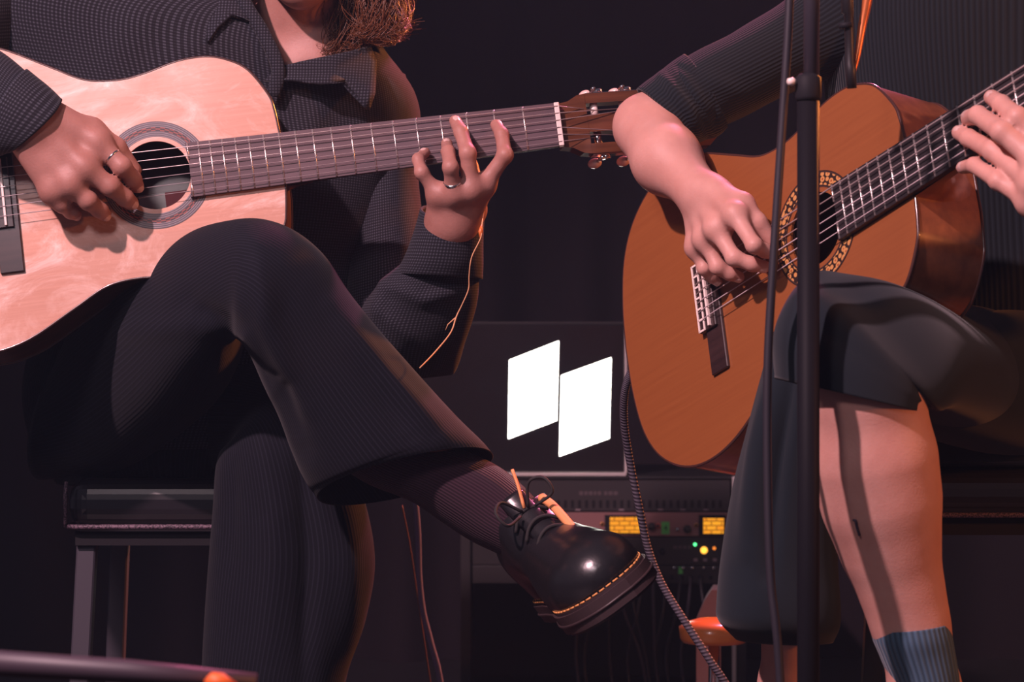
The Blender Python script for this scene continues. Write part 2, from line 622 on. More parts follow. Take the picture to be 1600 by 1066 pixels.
    if tie_white:
        for xx in (-.3465, -.3375):
            box_obj('tie_strip', xx - .0011, xx + .0011, -.0415, .0415, .0084, .0096, m_bone, bo)
        for q in range(7):
            y = -.0405 + q * .0135
            box_obj('tie_strip', -.3465, -.3375, y - .0011, y + .0011, .0084, .0096, m_bone, bo)
    # headstock, leaning back
    hb = bmesh.new()
    sill = [(0, -.0262), (0, .0262), (.012, .0285), (.024, .0350), (.034, .0365), (.034, -.0365), (.024, -.0350), (.012, -.0285)]
    prism_bm(sill, -.019, 0, hb)
    for y0, y1 in ((-.0105, .0105), (.0245, .0365), (-.0365, -.0245)):
        box(hb, .0335, .142, y0, y1, -.019, 0)
    prism_bm([(.1415, -.0365), (.1415, .0365), (.182, .037), (.194, .026), (.198, .008), (.198, -.008), (.194, -.026), (.182, -.037)], -.019, 0, hb)
    hd = bm_obj('headstock', hb, m_head, root)
    HM = Matrix.Translation((.3312, 0, -.0005)) @ Matrix.Rotation(math.radians(13), 4, 'Y')
    hd.matrix_local = HM
    posts = []
    for sgn in (1, -1):
        box_obj('tuner_plate', .036, .14, *sorted((sgn * .0365, sgn * .0378)), -.017, -.003, m_chrome, hd)
        for x in (.046, .082, .118):
            V, Fq, uv = tube_geo([(x, sgn * .0095, -.009), (x, sgn * .0255, -.009)], .0048, 10)
            mesh_obj('string_roller', V, Fq, m_bone if sgn > 0 else m_chrome, hd)
            posts.append((x, sgn))
            V1, F1, u1 = tube_geo([(x, sgn * .042, .001), (x, sgn * .042, -.022)], .0024, 8)
            V2, F2, u2 = tube_geo([(x + .007, sgn * .0378, -.009), (x + .007, sgn * .0425, -.009)], .0058, 12)
            V, Fq, u = merge([(V1, F1, u1), (V2, F2, u2)])
            tn = mesh_obj('tuner_gear', V, Fq, m_chrome, hd)
            P = [(x - .001, sgn * .042, -.020 - .024 * q) for q in np.linspace(0, 1, 7)]
            V, Fq, uv = tube_geo(P, [.003, .0062, .0078, .0082, .0078, .006, .002], 12)
            V = np.array(V); V[:, 1] = sgn * .042 + (V[:, 1] - sgn * .042) * .75
            mesh_obj('tuner_button', V, Fq, m_pearl, tn)
    # strings: 1 = treble ... 6 = bass (bass on +y)
    R13 = HM
    for q in range(6):
        fr_ = (q - 2.5) / 2.5
        yn, ys = fr_ * .0215, fr_ * .029
        side = 1 if q >= 3 else -1
        order = [.046, .082, .118]
        xi = order[q - 3] if False else (order[[2, 1, 0][q - 3]] if q >= 3 else order[[0, 1, 2][q]])
        end = R13 @ Vector((xi, side * .0165, -.0045))
        r = (.00042, .00045, .0005, .0005, .00056, .00062)[q] * thick
        pts = [(-.345, ys, .0088), (-.3275, ys, .0122), (.3285, yn, .0100), tuple(end)]
        V, Fq, uv = tube_geo(pts, r, 6)
        mesh_obj('string', V, Fq, string_mats[0] if q < 3 else string_mats[1], root)
    return root


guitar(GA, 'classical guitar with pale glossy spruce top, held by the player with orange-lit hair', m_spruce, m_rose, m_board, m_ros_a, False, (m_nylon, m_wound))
guitar(GB, 'classical guitar with orange-brown cedar top, held by the player in the dark ribbed sweater', m_cedar, m_mahog, m_ebony, m_ros_b, True, (M('clear_string', (0.6, 0.5, 0.52), .3), m_wound), 1.5)


# ------------------------------------------------------------------ bodies: a signed-distance figure meshed as one skin
def rc(a, b, r1, r2):
    a = np.asarray(a, float).astype(np.float32); b = np.asarray(b, float).astype(np.float32)
    ba = b - a; l2 = float(ba @ ba) + 1e-9

    def f(P):
        pa = P - a
        h = np.clip((pa @ ba) / l2, 0, 1)
        d = pa - h[..., None] * ba
        return np.sqrt((d * d).sum(-1)) - (r1 + (r2 - r1) * h)
    f.lo = np.minimum(a, b) - max(r1, r2); f.hi = np.maximum(a, b) + max(r1, r2)
    return f


def ell(c, r, R=None):
    c = np.asarray(c, float).astype(np.float32); r = np.asarray(r, float).astype(np.float32)
    Rm = None if R is None else np.asarray(R, float).astype(np.float32)

    def f(P):
        q = P - c
        if Rm is not None: q = q @ Rm
        k0 = np.sqrt(((q / r) ** 2).sum(-1)); k1 = np.sqrt(((q / (r * r)) ** 2).sum(-1)) + 1e-9
        return k0 * (k0 - 1) / k1
    f.lo = c - r.max(); f.hi = c + r.max()
    return f


def U(k, *ch): return ('u', k, list(ch))


def bounds(n):
    if callable(n): return n.lo, n.hi
    L = [bounds(c) for c in n[2]]
    return np.min([l for l, h in L], 0), np.max([h for l, h in L], 0)


def ev(n, P, C, R):
    if callable(n):
        m = n(C) < R + .035
        out = np.full(P.shape[:2], .5, np.float32)
        if m.any(): out[m] = n(P[m])
        return out
    acc = None; k = n[1]
    for c in n[2]:
        d = ev(c, P, C, R)
        if acc is None: acc = d
        elif k <= 0: acc = np.minimum(acc, d)
        else:
            h = np.maximum(k - np.abs(acc - d), 0) / k
            acc = np.minimum(acc, d) - h * h * (k * .25)
    return acc


def evc(n, C):
    if callable(n): return n(C)
    acc = None; k = n[1]
    for c in n[2]:
        d = evc(c, C)
        if acc is None: acc = d
        else:
            h = np.maximum(k - np.abs(acc - d), 0) / max(k, 1e-6)
            acc = np.minimum(acc, d) - h * h * (k * .25)
    return acc


def skin_mesh(tree, h, cut=None):
    """sparse surface nets of the tree's zero level; returns verts, quads"""
    lo, hi = bounds(tree); lo = lo - .02; hi = hi + .02
    NB = 12
    bs = NB * h
    nb = np.ceil((hi - lo) / bs).astype(int)
    g = np.stack(np.meshgrid(*[np.arange(k) for k in nb], indexing='ij'), -1).reshape(-1, 3)
    C = (lo + (g + .5) * bs).astype(np.float32)
    R = bs * math.sqrt(3) / 2
    d = np.concatenate([evc(tree, C[i:i + 40000]) for i in range(0, len(C), 40000)])
    g = g[np.abs(d) < R * 1.02 + .003]
    N = nb * NB + 2
    stride = np.array([N[1] * N[2], N[2], 1], np.int64)
    corner = np.stack(np.meshgrid(*[np.arange(NB + 1)] * 3, indexing='ij'), -1).reshape(-1, 3)
    ids, pos, edges = [], [], []
    for s0 in range(0, len(g), 250):
        gb = g[s0:s0 + 250]
        base = gb * NB
        P = (lo + (base[:, None, :] + corner[None]) * h).astype(np.float32)
        Cc = (lo + (gb + .5) * bs).astype(np.float32)
        D = ev(tree, P, Cc, R).reshape(len(gb), NB + 1, NB + 1, NB + 1)
        sg = D < 0
        c8 = [sg[:, i:i + NB, j:j + NB, k:k + NB] for i in (0, 1) for j in (0, 1) for k in (0, 1)]
        cnt = sum(c.astype(np.int8) for c in c8)
        act = (cnt > 0) & (cnt < 8)
        b, i, j, k = np.nonzero(act)
        if not len(b): continue
        dv = np.stack([D[b, i + a, j + c, k + e] for a in (0, 1) for c in (0, 1) for e in (0, 1)], 1)
        off = np.array([(a, c, e) for a in (0, 1) for c in (0, 1) for e in (0, 1)], float)
        acc = np.zeros((len(b), 3)); num = np.zeros(len(b))
        for p in range(8):
            for q in range(p + 1, 8):
                if np.abs(off[p] - off[q]).sum() != 1: continue
                m = (dv[:, p] < 0) != (dv[:, q] < 0)
                t_ = dv[m, p] / (dv[m, p] - dv[m, q])
                acc[m] += off[p] + t_[:, None] * (off[q] - off[p]); num[m] += 1
        cell = base[b] + np.stack([i, j, k], 1)
        pos.append(lo + (cell + acc / num[:, None]) * h)
        ids.append(cell @ stride)
        for ax in range(3):
            q = [0, 0, 0]; q[ax] = 1
            s_a = sg[b, i, j, k]; s_b = sg[b, i + q[0], j + q[1], k + q[2]]
            m = s_a != s_b
            edges.append((ax, cell[m] @ stride, s_a[m]))
    ids = np.concatenate(ids); pos = np.concatenate(pos)
    o = np.argsort(ids); ids = ids[o]; pos = pos[o]
    quads = []
    for ax, e, inside in edges:
        u, w = stride[(ax + 1) % 3], stride[(ax + 2) % 3]
        cs = [e, e - u, e - u - w, e - w]
        ix = [np.clip(np.searchsorted(ids, c), 0, len(ids) - 1) for c in cs]
        ok = np.all([ids[x] == c for x, c in zip(ix, cs)], 0)
        Q = np.stack(ix, 1)
        Q[~inside] = Q[~inside][:, ::-1]
        quads.append(Q[ok])
    return pos, np.concatenate(quads)


def relax(V, Q, it=2, f=.5):
    n = len(V)
    a = np.concatenate([Q[:, [0, 1]], Q[:, [1, 2]], Q[:, [2, 3]], Q[:, [3, 0]]])
    a = np.concatenate([a, a[:, ::-1]])
    deg = np.bincount(a[:, 0], minlength=n)[:, None]
    for _ in range(it):
        s_ = np.stack([np.bincount(a[:, 0], weights=V[a[:, 1], c], minlength=n) for c in range(3)], 1)
        V = V + f * (s_ / np.maximum(deg, 1) - V)
    return V


def fast_mesh(name, V, Q, mat):
    me = bpy.data.meshes.new(name)
    me.vertices.add(len(V)); me.vertices.foreach_set('co', V.astype(np.float32).ravel())
    me.loops.add(len(Q) * 4); me.loops.foreach_set('vertex_index', Q.astype(np.int32).ravel())
    me.polygons.add(len(Q)); me.polygons.foreach_set('loop_start', np.arange(0, len(Q) * 4, 4, dtype=np.int32))
    me.polygons.foreach_set('loop_total', np.full(len(Q), 4, np.int32))
    me.polygons.foreach_set('use_smooth', np.ones(len(Q), bool))
    me.update(calc_edges=True); me.validate()
    me.materials.append(mat)
    o = bpy.data.objects.new(name, me)
    COL.objects.link(o)
    return o


NAILS = []


def finger(mcp, pip, dip, tip, s=1.0):
    mcp, pip, dip, tip = map(np.asarray, (mcp, pip, dip, tip))
    seg = nz(tip - dip)
    dors = pip - .5 * (mcp + tip)
    dors = nz(dors - seg * (dors @ seg))
    NAILS.append((dip * .25 + tip * .75, seg, dors, s))
    return U(.004, rc(mcp, pip, .0102 * s, .0088 * s), rc(pip, dip, .0089 * s, .0081 * s), rc(dip, tip, .0081 * s, .0071 * s),
             rc(pip + dors * .0008, pip + dors * .0008 + seg * .0005, .0090 * s, .0090 * s))


def hand(wr, mcps, fings, thumb, palm_dir, s=1.0, wrist_r=.026):
    """wr wrist centre; mcps four knuckles index..little; fings (pip, dip, tip) each; thumb (cmc, mcp, ip, tip); palm_dir unit vector to the palm side"""
    wr = np.asarray(wr); mcps = [np.asarray(m) for m in mcps]; pd = nz(palm_dir)
    across = nz(mcps[0] - mcps[3]); across = across
    bones = []
    for i, m in enumerate(mcps):
        w0 = wr + across * (1.5 - i) * .0095 * s
        bones.append(rc(w0, m, .0165 * s, .0108 * s))
        bones.append(rc(w0 + pd * .010 * s, m + pd * .010 * s, .015 * s, .0105 * s))
        bones.append(rc(m - pd * .0012, m - pd * .0012 + nz(m - wr) * .001, .0112 * s, .0112 * s))
    for i in range(3):
        bones.append(rc(mcps[i] + pd * .004, mcps[i + 1] + pd * .004, .0098 * s, .0098 * s))
    th = [np.asarray(q) for q in thumb]
    bones.append(rc(th[0], th[1], .017 * s, .0125 * s))
    bones.append(rc(wr, th[0], .020 * s, .017 * s))
    bones.append(rc(th[1], mcps[0] * .45 + wr * .55 + pd * .006, .011 * s, .012 * s))
    palm = U(.011, *bones)
    fs = [finger(m, *f, s=s * k) for m, f, k in zip(mcps, fings, (1.0, 1.03, .97, .86))]
    seg = nz(th[3] - th[2]); d0 = th[2] - .5 * (th[1] + th[3]); d0 = d0 - seg * (d0 @ seg)
    tfing = U(.005, rc(th[1], th[2], .0122 * s, .0105 * s), rc(th[2], th[3], .0108 * s, .0082 * s))
    return U(.007, palm, U(.0018, *fs), tfing)


def head(c, fwd, up, s=1.0):
    c = np.asarray(c); f = nz(fwd); up = np.asarray(up, float); up = nz(up - f * (up @ f)); r = np.cross(f, up)
    R = np.stack([r, f, up], 1)
    g = lambda x, y, z: c + s * (r * x + f * y + up * z)
    sk = [ell(g(0, -.012, .03), (.076 * s, .094 * s, .085 * s), R), ell(g(0, .03, -.045), (.058 * s, .062 * s, .072 * s), R),
          rc(g(0, .072, -.095), g(0, .078, -.093), .019 * s, .019 * s), rc(g(-.045, .03, -.075), g(0, .07, -.098), .018 * s, .016 * s), rc(g(.045, .03, -.075), g(0, .07, -.098), .018 * s, .016 * s)]
    face = [rc(g(0, .083, .012), g(0, .104, -.030), .008 * s, .013 * s), rc(g(-.011, .09, -.034), g(.011, .09, -.034), .008 * s, .008 * s),
            rc(g(-.02, .086, -.061), g(.02, .086, -.061), .0075 * s, .0075 * s), rc(g(-.016, .084, -.071), g(.016, .084, -.071), .0075 * s, .0075 * s),
            rc(g(-.045, .066, .022), g(.045, .066, .022), .013 * s, .013 * s)]
    ears = [ell(g(q * .078, -.005, -.012), (.010 * s, .018 * s, .031 * s), R) for q in (-1, 1)]
    eyes = [(g(q * .032, .068, .0), .0125 * s) for q in (-1, 1)]
    return U(.016, U(.03, *sk), U(.008, *face), *ears), eyes, g


def nails_on(root, lst, mat):
    for c, seg, dors, s in lst:
        w = np.cross(seg, dors)
        V = []; F = []
        for i in range(5):
            for j in range(5):
                a = (j - 2) / 2 * .95; b = (i - 2) / 2
                rr = .0077 * s
                V.append(c + seg * b * .0052 * s * (1 - .12 * a * a) + w * math.sin(a) * rr * .8 + dors * (math.cos(a) * rr - .0001 + .0004 * (1 - abs(b))))
        for i in range(4):
            for j in range(4):
                F.append([i * 5 + j, i * 5 + j + 1, (i + 1) * 5 + j + 1, (i + 1) * 5 + j])
        o = mesh_obj('fingernail', np.array(V), F, mat)
        o.parent = root


# ------------------------------------------------------------------ cloth lofts
def loft(secs, nseg=72, sub=8, power=2.0, folds=(), noise=0.0, nfreq=22.0, seed=1, cap0=False, cap1=False, aniso=(1, 1)):
    """secs: (edgeA px, edgeB px, Y, depth radius[, slide of the near rim along the axis][, extra Y of A, B])"""
    C, A, B = [], [], []
    for s_ in secs:
        (ax, ay), (bx, by), Y, b = s_[:4]
        sl = s_[4] if len(s_) > 4 else (0, 0, 0)
        dY = s_[5] if len(s_) > 5 else 0.0
        p, q = W(ax, ay, Y + dY), W(bx, by, Y - dY)
        C.append((p + q) / 2); A.append((p - q) / 2); B.append(np.array([sl[0], b, sl[2]]))
    C, A, B = catmull(C, sub), catmull(A, sub), catmull(B, sub)
    m = len(C)
    th = np.linspace(0, 2 * PI, nseg, endpoint=False)
    ct, st = np.cos(th), np.sin(th)
    ce = np.sign(ct) * np.abs(ct) ** (2 / power); se = np.sign(st) * np.abs(st) ** (2 / power)
    V = C[:, None, :] + A[:, None, :] * ce[None, :, None] + B[:, None, :] * se[None, :, None]
    Nn = A[:, None, :] * (ct / 1)[None, :, None] / (np.linalg.norm(A, axis=1)[:, None, None] ** 2) + B[:, None, :] * st[None, :, None] / (np.linalg.norm(B, axis=1)[:, None, None] ** 2)
    Nn /= np.linalg.norm(Nn, axis=2)[..., None]
    Vf = V.reshape(-1, 3); Nf = Nn.reshape(-1, 3)
    if noise:
        r = np.random.default_rng(seed)
        d = np.zeros(len(Vf))
        for o in range(7):
            w = r.normal(size=3); w = w / np.linalg.norm(w) * nfreq * (0.6 + 0.35 * o)
            d += np.sin(Vf @ w + r.uniform(0, 6.28) + 1.3 * np.sin(Vf @ (w[::-1] * .5))) / (1 + .6 * o)
        Vf = Vf + Nf * (d * noise / 2)[:, None]
    if folds:
        P = px_of(Vf)
        face = np.clip(-Nf[:, 1] * 1.6 + .25, 0, 1)
        for poly, amp, wd in folds:
            poly = np.asarray(poly, float)
            dm = np.full(len(P), 1e9); tt = np.zeros(len(P))
            L = len(poly) - 1
            for i in range(L):
                a, b = poly[i], poly[i + 1]
                t_ = np.clip(((P - a) @ (b - a)) / ((b - a) @ (b - a) + 1e-9), 0, 1)
                dd = np.linalg.norm(P - a - t_[:, None] * (b - a), axis=1)
                u = dd < dm
                dm[u] = dd[u]; tt[u] = (i + t_[u]) / L
            Vf = Vf + Nf * (amp * np.exp(-(dm / wd) ** 2) * face * np.sin(np.clip(tt, .04, .96) * PI) ** .5)[:, None]
    seg = np.linalg.norm(np.diff(C, axis=0), axis=1)
    vlen = np.concatenate([[0], np.cumsum(seg)])
    rad = .5 * (np.linalg.norm(A, axis=1) + np.linalg.norm(B, axis=1)).mean()
    UV = np.stack(np.meshgrid(vlen, th * rad, indexing='ij'), -1)[..., ::-1].reshape(-1, 2)
    F = []
    for i in range(m - 1):
        for j in range(nseg):
            k = (j + 1) % nseg
            F.append([i * nseg + j, (i + 1) * nseg + j, (i + 1) * nseg + k, i * nseg + k])
    if cap0: F.append(list(range(nseg)))
    if cap1: F.append([(m - 1) * nseg + j for j in range(nseg)][::-1])
    return Vf, F, UV


def cloth(name, geos, mat, parent, thick=.0025, cutpoly=None):
    V, F, UVs = merge(geos)
    if cutpoly is not None:
        P = px_of(V); inside = np.zeros(len(P), bool)
        poly = np.asarray(cutpoly, float); j = len(poly) - 1
        for i in range(len(poly)):
            c = ((poly[i, 1] > P[:, 1]) != (poly[j, 1] > P[:, 1])) & (P[:, 0] < (poly[j, 0] - poly[i, 0]) * (P[:, 1] - poly[i, 1]) / (poly[j, 1] - poly[i, 1] + 1e-9) + poly[i, 0])
            inside ^= c; j = i
        front = V[:, 1] < np.median(V[:, 1]) + .02
        kill = inside & front
        F = [f for f in F if not all(kill[i] for i in f)]
    o = mesh_obj(name, V, F, mat, uv=UVs)
    # recalc is avoided: solidify both ways keeps the hems closed
    md = o.modifiers.new('thickness', 'SOLIDIFY'); md.thickness = thick; md.offset = 0
    keep(o, parent)
    return o


def sheet(name, poly_px, Yf, mat, parent, thick=.004, bulge=.006):
    """a thin curved cloth panel: outline in photo points with a depth each, thickened and slightly domed"""
    P = np.array([W(x, y, Y) for (x, y), Y in zip(poly_px, Yf)])
    c = P.mean(0)
    n = len(P)
    V = [c + np.array([0, -bulge, 0])]; F = []
    for ring, s_ in ((1, .5), (2, .85), (3, 1.0)):
        for p in P:
            q = c + (p - c) * s_
            V.append(q + np.array([0, -bulge * (1 - s_ ** 2), 0]))
    for i in range(n):
        j = (i + 1) % n
        F.append([0, 1 + i, 1 + j])
        for r in range(2):
            F.append([1 + r * n + i, 1 + (r + 1) * n + i, 1 + (r + 1) * n + j, 1 + r * n + j])
    V = np.array(V)
    uv = V[:, [0, 2]]
    o = mesh_obj(name, V, F, mat, uv=uv)
    md = o.modifiers.new('thickness', 'SOLIDIFY'); md.thickness = thick; md.offset = 0
    keep(o, parent)
    return o


def ring_geo(c, axis, r, w, th):
    ax = nz(axis); u = nz(np.cross(ax, [0.3, 0.2, 1])); v = np.cross(ax, u)
    V = []; F = []
    prof = [(r, -w), (r + th, -w * .7), (r + th, w * .7), (r, w)]
    K = 28
    for i in range(K):
        a = 2 * PI * i / K
        for rr, z in prof: V.append(np.asarray(c) + (u * math.cos(a) + v * math.sin(a)) * rr + ax * z)
    for i in range(K):
        j = (i + 1) % K
        for k in range(4):
            F.append([i * 4 + k, j * 4 + k, j * 4 + (k + 1) % 4, i * 4 + (k + 1) % 4])
    return np.array(V), F


# ================================================================== person with the pale guitar
H = .0025
A_ = GA.on
NAILS.clear()
lh_m = [A_(756, 290, .034), A_(736, 298, .042), A_(709, 304, .042), A_(685, 305, .034)]
lh_f = [(A_(789, 243, .046), A_(784, 210, .032), A_(775, 195, .017)),
        (A_(731, 240, .056), A_(720, 206, .040), A_(711, 189, .019)),
        (A_(704, 262, .066), A_(700, 237, .050), A_(698, 224, .022)),
        (A_(659, 270, .046), A_(653, 249, .036), A_(665, 238, .018))]
lh_w = A_(706, 352, .004)
lh_t = [A_(735, 328, -.006), A_(742, 292, -.032), A_(733, 262, -.036), A_(727, 232, -.034)]
lh = hand(lh_w, lh_m, lh_f, lh_t, (0, 1, .15), 1.0)
rh_m = [A_(152, 222, .058), A_(131, 262, .064), A_(108, 286, .062), A_(83, 298, .054)]
rh_f = [(A_(190, 260, .056), A_(208, 280, .037), A_(214, 291, .022)),
        (A_(172, 291, .056), A_(195, 309, .037), A_(205, 317, .021)),
        (A_(137, 313, .054), A_(156, 328, .035), A_(163, 335, .021)),
        (A_(97, 319, .048), A_(111, 331, .032), A_(118, 335, .020))]
rh_w = A_(54, 196, .062)
rh_t = [A_(86, 196, .050), A_(142, 206, .044), A_(180, 232, .034), A_(208, 266, .018)]
rh = hand(rh_w, rh_m, rh_f, rh_t, nz(A_(120, 260, 0) - A_(100, 240, .06)), 1.22)
nails_a = list(NAILS)
elb_l = W(602, 560, .14); sho_l = W(588, 172, .245)
elb_r = W(-125, 62, .055); sho_r = W(110, 35, .27)
chest = W(340, 170, .25); pel = W(290, 640, .31)
neck0 = W(470, 75, .225); neck1 = W(486, -90, .165)
hd, eyes_a, hg = head(W(478, -166, .125), (.12, -.9, -.42), (0.12, -.3, 1), 1.0)
kn_r = W(412, 414, -.12); an_r = W(765, 797, -.062)
kn_l = W(446, 655, .085); an_l = W(425, 1330, .10)
hip_r = W(205, 615, .31); hip_l = W(350, 650, .31)
toe_l = an_l + np.array([.02, -.16, -.06])
legR = U(.008, rc(hip_r, kn_r, .034, .034), rc(kn_r, W(520, 602, -.09), .034, .035), rc(W(520, 602, -.09), an_r, .035, .030))
legL = U(.03, rc(hip_l, kn_l, .060, .042), rc(kn_l, kn_l * .6 + an_l * .4, .042, .045), rc(kn_l * .6 + an_l * .4, an_l, .048, .033), rc(an_l, toe_l, .028, .025))
footR_f = None
body_a = U(.03, ell(chest, (.145, .09, .17)), ell(W(310, 430, .27), (.13, .085, .2)), ell(pel, (.14, .095, .11)),
           rc(sho_r, sho_l, .040, .040), rc(neck0 + [0, 0, -.05], neck1, .064, .056), rc(W(430, 130, .17), W(500, 105, .17), .035, .035),
           U(.02, rc(sho_l, elb_l, .032, .034), rc(elb_l, elb_l * .6 + lh_w * .4, .040, .038), rc(elb_l * .6 + lh_w * .4, lh_w, .038, .0265)),
           U(.02, rc(sho_r, elb_r, .028, .030), rc(elb_r, rh_w, .032, .029)), legR, legL)
tree_a = U(.014, body_a, lh, rh, hd)
V, Q = skin_mesh(tree_a, H)
V = relax(V, Q, 2, .35)
person_a = fast_mesh('person', V, Q, m_skin_a)
tag(person_a, 'seated person in dark checked shirt and dark trousers, legs crossed, playing the pale guitar', 'person', 'seated guitar players')
nails_on(person_a, nails_a, m_nail)
m_eye = M('eye_white', (0.8, 0.78, 0.75), 0.2)


def eyes_on(root, eyes):
    for c, r in eyes:
        bm = bmesh.new(); bmesh.ops.create_uvsphere(bm, u_segments=16, v_segments=10, radius=r)
        bmesh.ops.translate(bm, vec=Vector(c), verts=bm.verts[:])
        bm_obj('eye', bm, m_eye, root, True)


eyes_on(person_a, eyes_a)

# shirt
torso = loft([((360, -40), (585, 52), .215, .085), ((90, -60), (600, 80), .225, .125), ((-60, -30), (645, 145), .235, .150), ((-40, 120), (652, 215), .24, .148),
              ((70, 260), (630, 310), .245, .14), ((95, 420), (600, 430), .25, .135), ((95, 560), (590, 540), .26, .13), ((90, 700), (520, 690), .28, .13)],
             120, 10, 2.3, noise=.006, nfreq=14, seed=4,
             folds=[([(500, 150), (470, 260)], .008, 16), ([(560, 190), (600, 280)], .008, 16), ([(320, 60), (260, 120)], .008, 18), ([(420, 110), (440, 230)], -.006, 12), ([(220, 0), (180, 110)], .007, 20)])
slv_l = loft([((632, 118), (545, 140), .24, .075), ((655, 190), (545, 220), .24, .075), ((655, 290), (550, 310), .225, .07), ((668, 400), (545, 430), .19, .068), ((690, 520), (545, 540), .155, .066),
              ((700, 585), (560, 600), .12, .062), ((725, 540), (545, 555), .06, .060), ((742, 478), (563, 492), .03, .056), ((748, 430), (600, 440), .012, .052), ((745, 405), (632, 408), .0, .050)],
             80, 10, 2.1, noise=.004, nfreq=26, seed=9,
             folds=[([(600, 440), (660, 470), (720, 455)], .007, 10), ([(590, 480), (650, 540)], .008, 12), ([(640, 425), (700, 440), (745, 425)], -.006, 9), ([(610, 420), (585, 500)], .006, 10)])
cuff_l = loft([((750, 436), (618, 428), .008, .054), ((752, 410), (632, 405), 0, .054), ((753, 370), (647, 362), -.006, .052), ((754, 338), (657, 326), -.010, .049, (0, 0, .010))], 72, 8, 2.1, noise=.002, nfreq=40, seed=2)
slv_r = loft([((95, -60), (55, 110), .24, .075), ((-20, -50), (-10, 120), .15, .085), ((-150, -20), (-130, 150), .05, .075), ((-165, 30), (-175, 180), .01, .065), ((-70, 40), (-120, 190), -.03, .055),
              ((2, 80), (-62, 225), -.062, .046), ((50, 119), (-20, 240), -.076, .039)], 72, 10, 2.1, noise=.005, nfreq=22, seed=5)
cuff_r = loft([((42, 111), (-28, 242), -.074, .043), ((70, 135), (-4, 244), -.080, .041), ((93, 158), (10, 238), -.083, .038, (-.014, 0, .006))], 72, 8, 2.1, noise=.002, nfreq=40, seed=3)
cloth('shirt', [torso, slv_l, slv_r], m_shirt, person_a, .002,
      cutpoly=[(350, -90), (376, 5), (405, 50), (436, 120), (470, 114), (515, 106), (560, 96), (604, 84), (604, -90)])
cloth('cuff', [cuff_l], m_shirt, person_a, .003)
cloth('cuff', [cuff_r], m_shirt, person_a, .003)
sheet('collar', [(413, 127), (434, 106), (470, 97), (515, 88), (548, 80), (578, 72), (588, 96), (586, 147), (577, 174), (566, 160), (541, 128), (500, 132), (455, 126)],
      [.085, .09, .09, .10, .12, .15, .14, .09, .075, .08, .08, .075, .08], m_shirt, person_a, .004, .008)
sheet('collar', [(330, -30), (372, -20), (380, 8), (392, 34), (362, 24), (340, 44), (325, 68), (316, 44)], [.12, .12, .10, .09, .085, .08, .08, .09], m_shirt, person_a, .004, .008)

pl = [W(370, -60, .13), W(382, 2, .098), W(410, 50, .088), W(435, 108, .082), W(426, 150, .085)]
V, F, uv = tube_geo(catmull(pl, 6), .0085, 10)
V = np.array(V); cen = np.repeat(catmull(pl, 6), 10, axis=0); V[:, 1] = cen[:, 1] + (V[:, 1] - cen[:, 1]) * .45
keep(mesh_obj('placket', V, F, m_shirt, uv=V[:, [0, 2]]), person_a)
# hair: many wavy locks
m_hair = M('brown_hair', (0.13, 0.042, 0.014), 0.4, spec=0.5)
geos = []
hc = W(478, -166, .125)
for i in range(2600):
    side = rng.random() < .85
    a = rng.uniform(-.3, 2.6)
    root_p = hc + np.array([.085 * math.cos(a) * rng.uniform(.7, 1), rng.uniform(-.02, .09), .03 + .085 * math.sin(a) * rng.uniform(.8, 1)])
    if side:
        ex = rng.uniform(508, 634)
        if ex > 556:
            ey = 66 - ((ex - 592) / 46) ** 2 * 26 - abs(rng.normal(0, 10)); yy = rng.uniform(.10, .28)
        else:
            ey = rng.uniform(60, 92); yy = rng.uniform(.13, .26)
        end = W(ex, ey, yy)
    else:
        end = W(rng.uniform(300, 370), rng.uniform(-80, -30), rng.uniform(.25, .34))
    midp = (root_p + end) / 2 + np.array([.035 if side else -.03, .02, .02]) + rng.normal(0, .012, 3)
    q = end + np.array([rng.normal(.004, .007), rng.normal(0, .004), rng.normal(.001, .005)])
    P = catmull([root_p, midp, end * .7 + midp * .3 + rng.normal(0, .006, 3), end, q], 6)
    tt = np.linspace(0, 1, len(P)); ph_ = rng.uniform(0, 6.28) if rng.random() < .3 else round(ex / 16 if side else 0) * 1.7
    amp = .0075 * np.sin(np.clip(tt * 1.3, 0, 1) * PI / 2)
    P = P + np.stack([amp * np.sin(tt * 15 + ph_), amp * .6 * np.cos(tt * 15 + ph_), 0 * tt], 1)
    geos.append(tube_geo(P, np.linspace(.0010, .0002, len(P)), 3, False))
V, F, UVx = merge(geos)
hair_a = mesh_obj('hair', V, F, m_hair); keep(hair_a, person_a); hair_a['kind'] = 'stuff'
bm = bmesh.new(); bmesh.ops.create_uvsphere(bm, u_segments=24, v_segments=16, radius=1)
for v in bm.verts:
    v.co = Vector(hc + np.array([v.co.x * .087, v.co.y * .10 + .02, v.co.z * .085 + .045]))
keep(bm_obj('hair_cap', bm, m_hair, None, True), person_a)

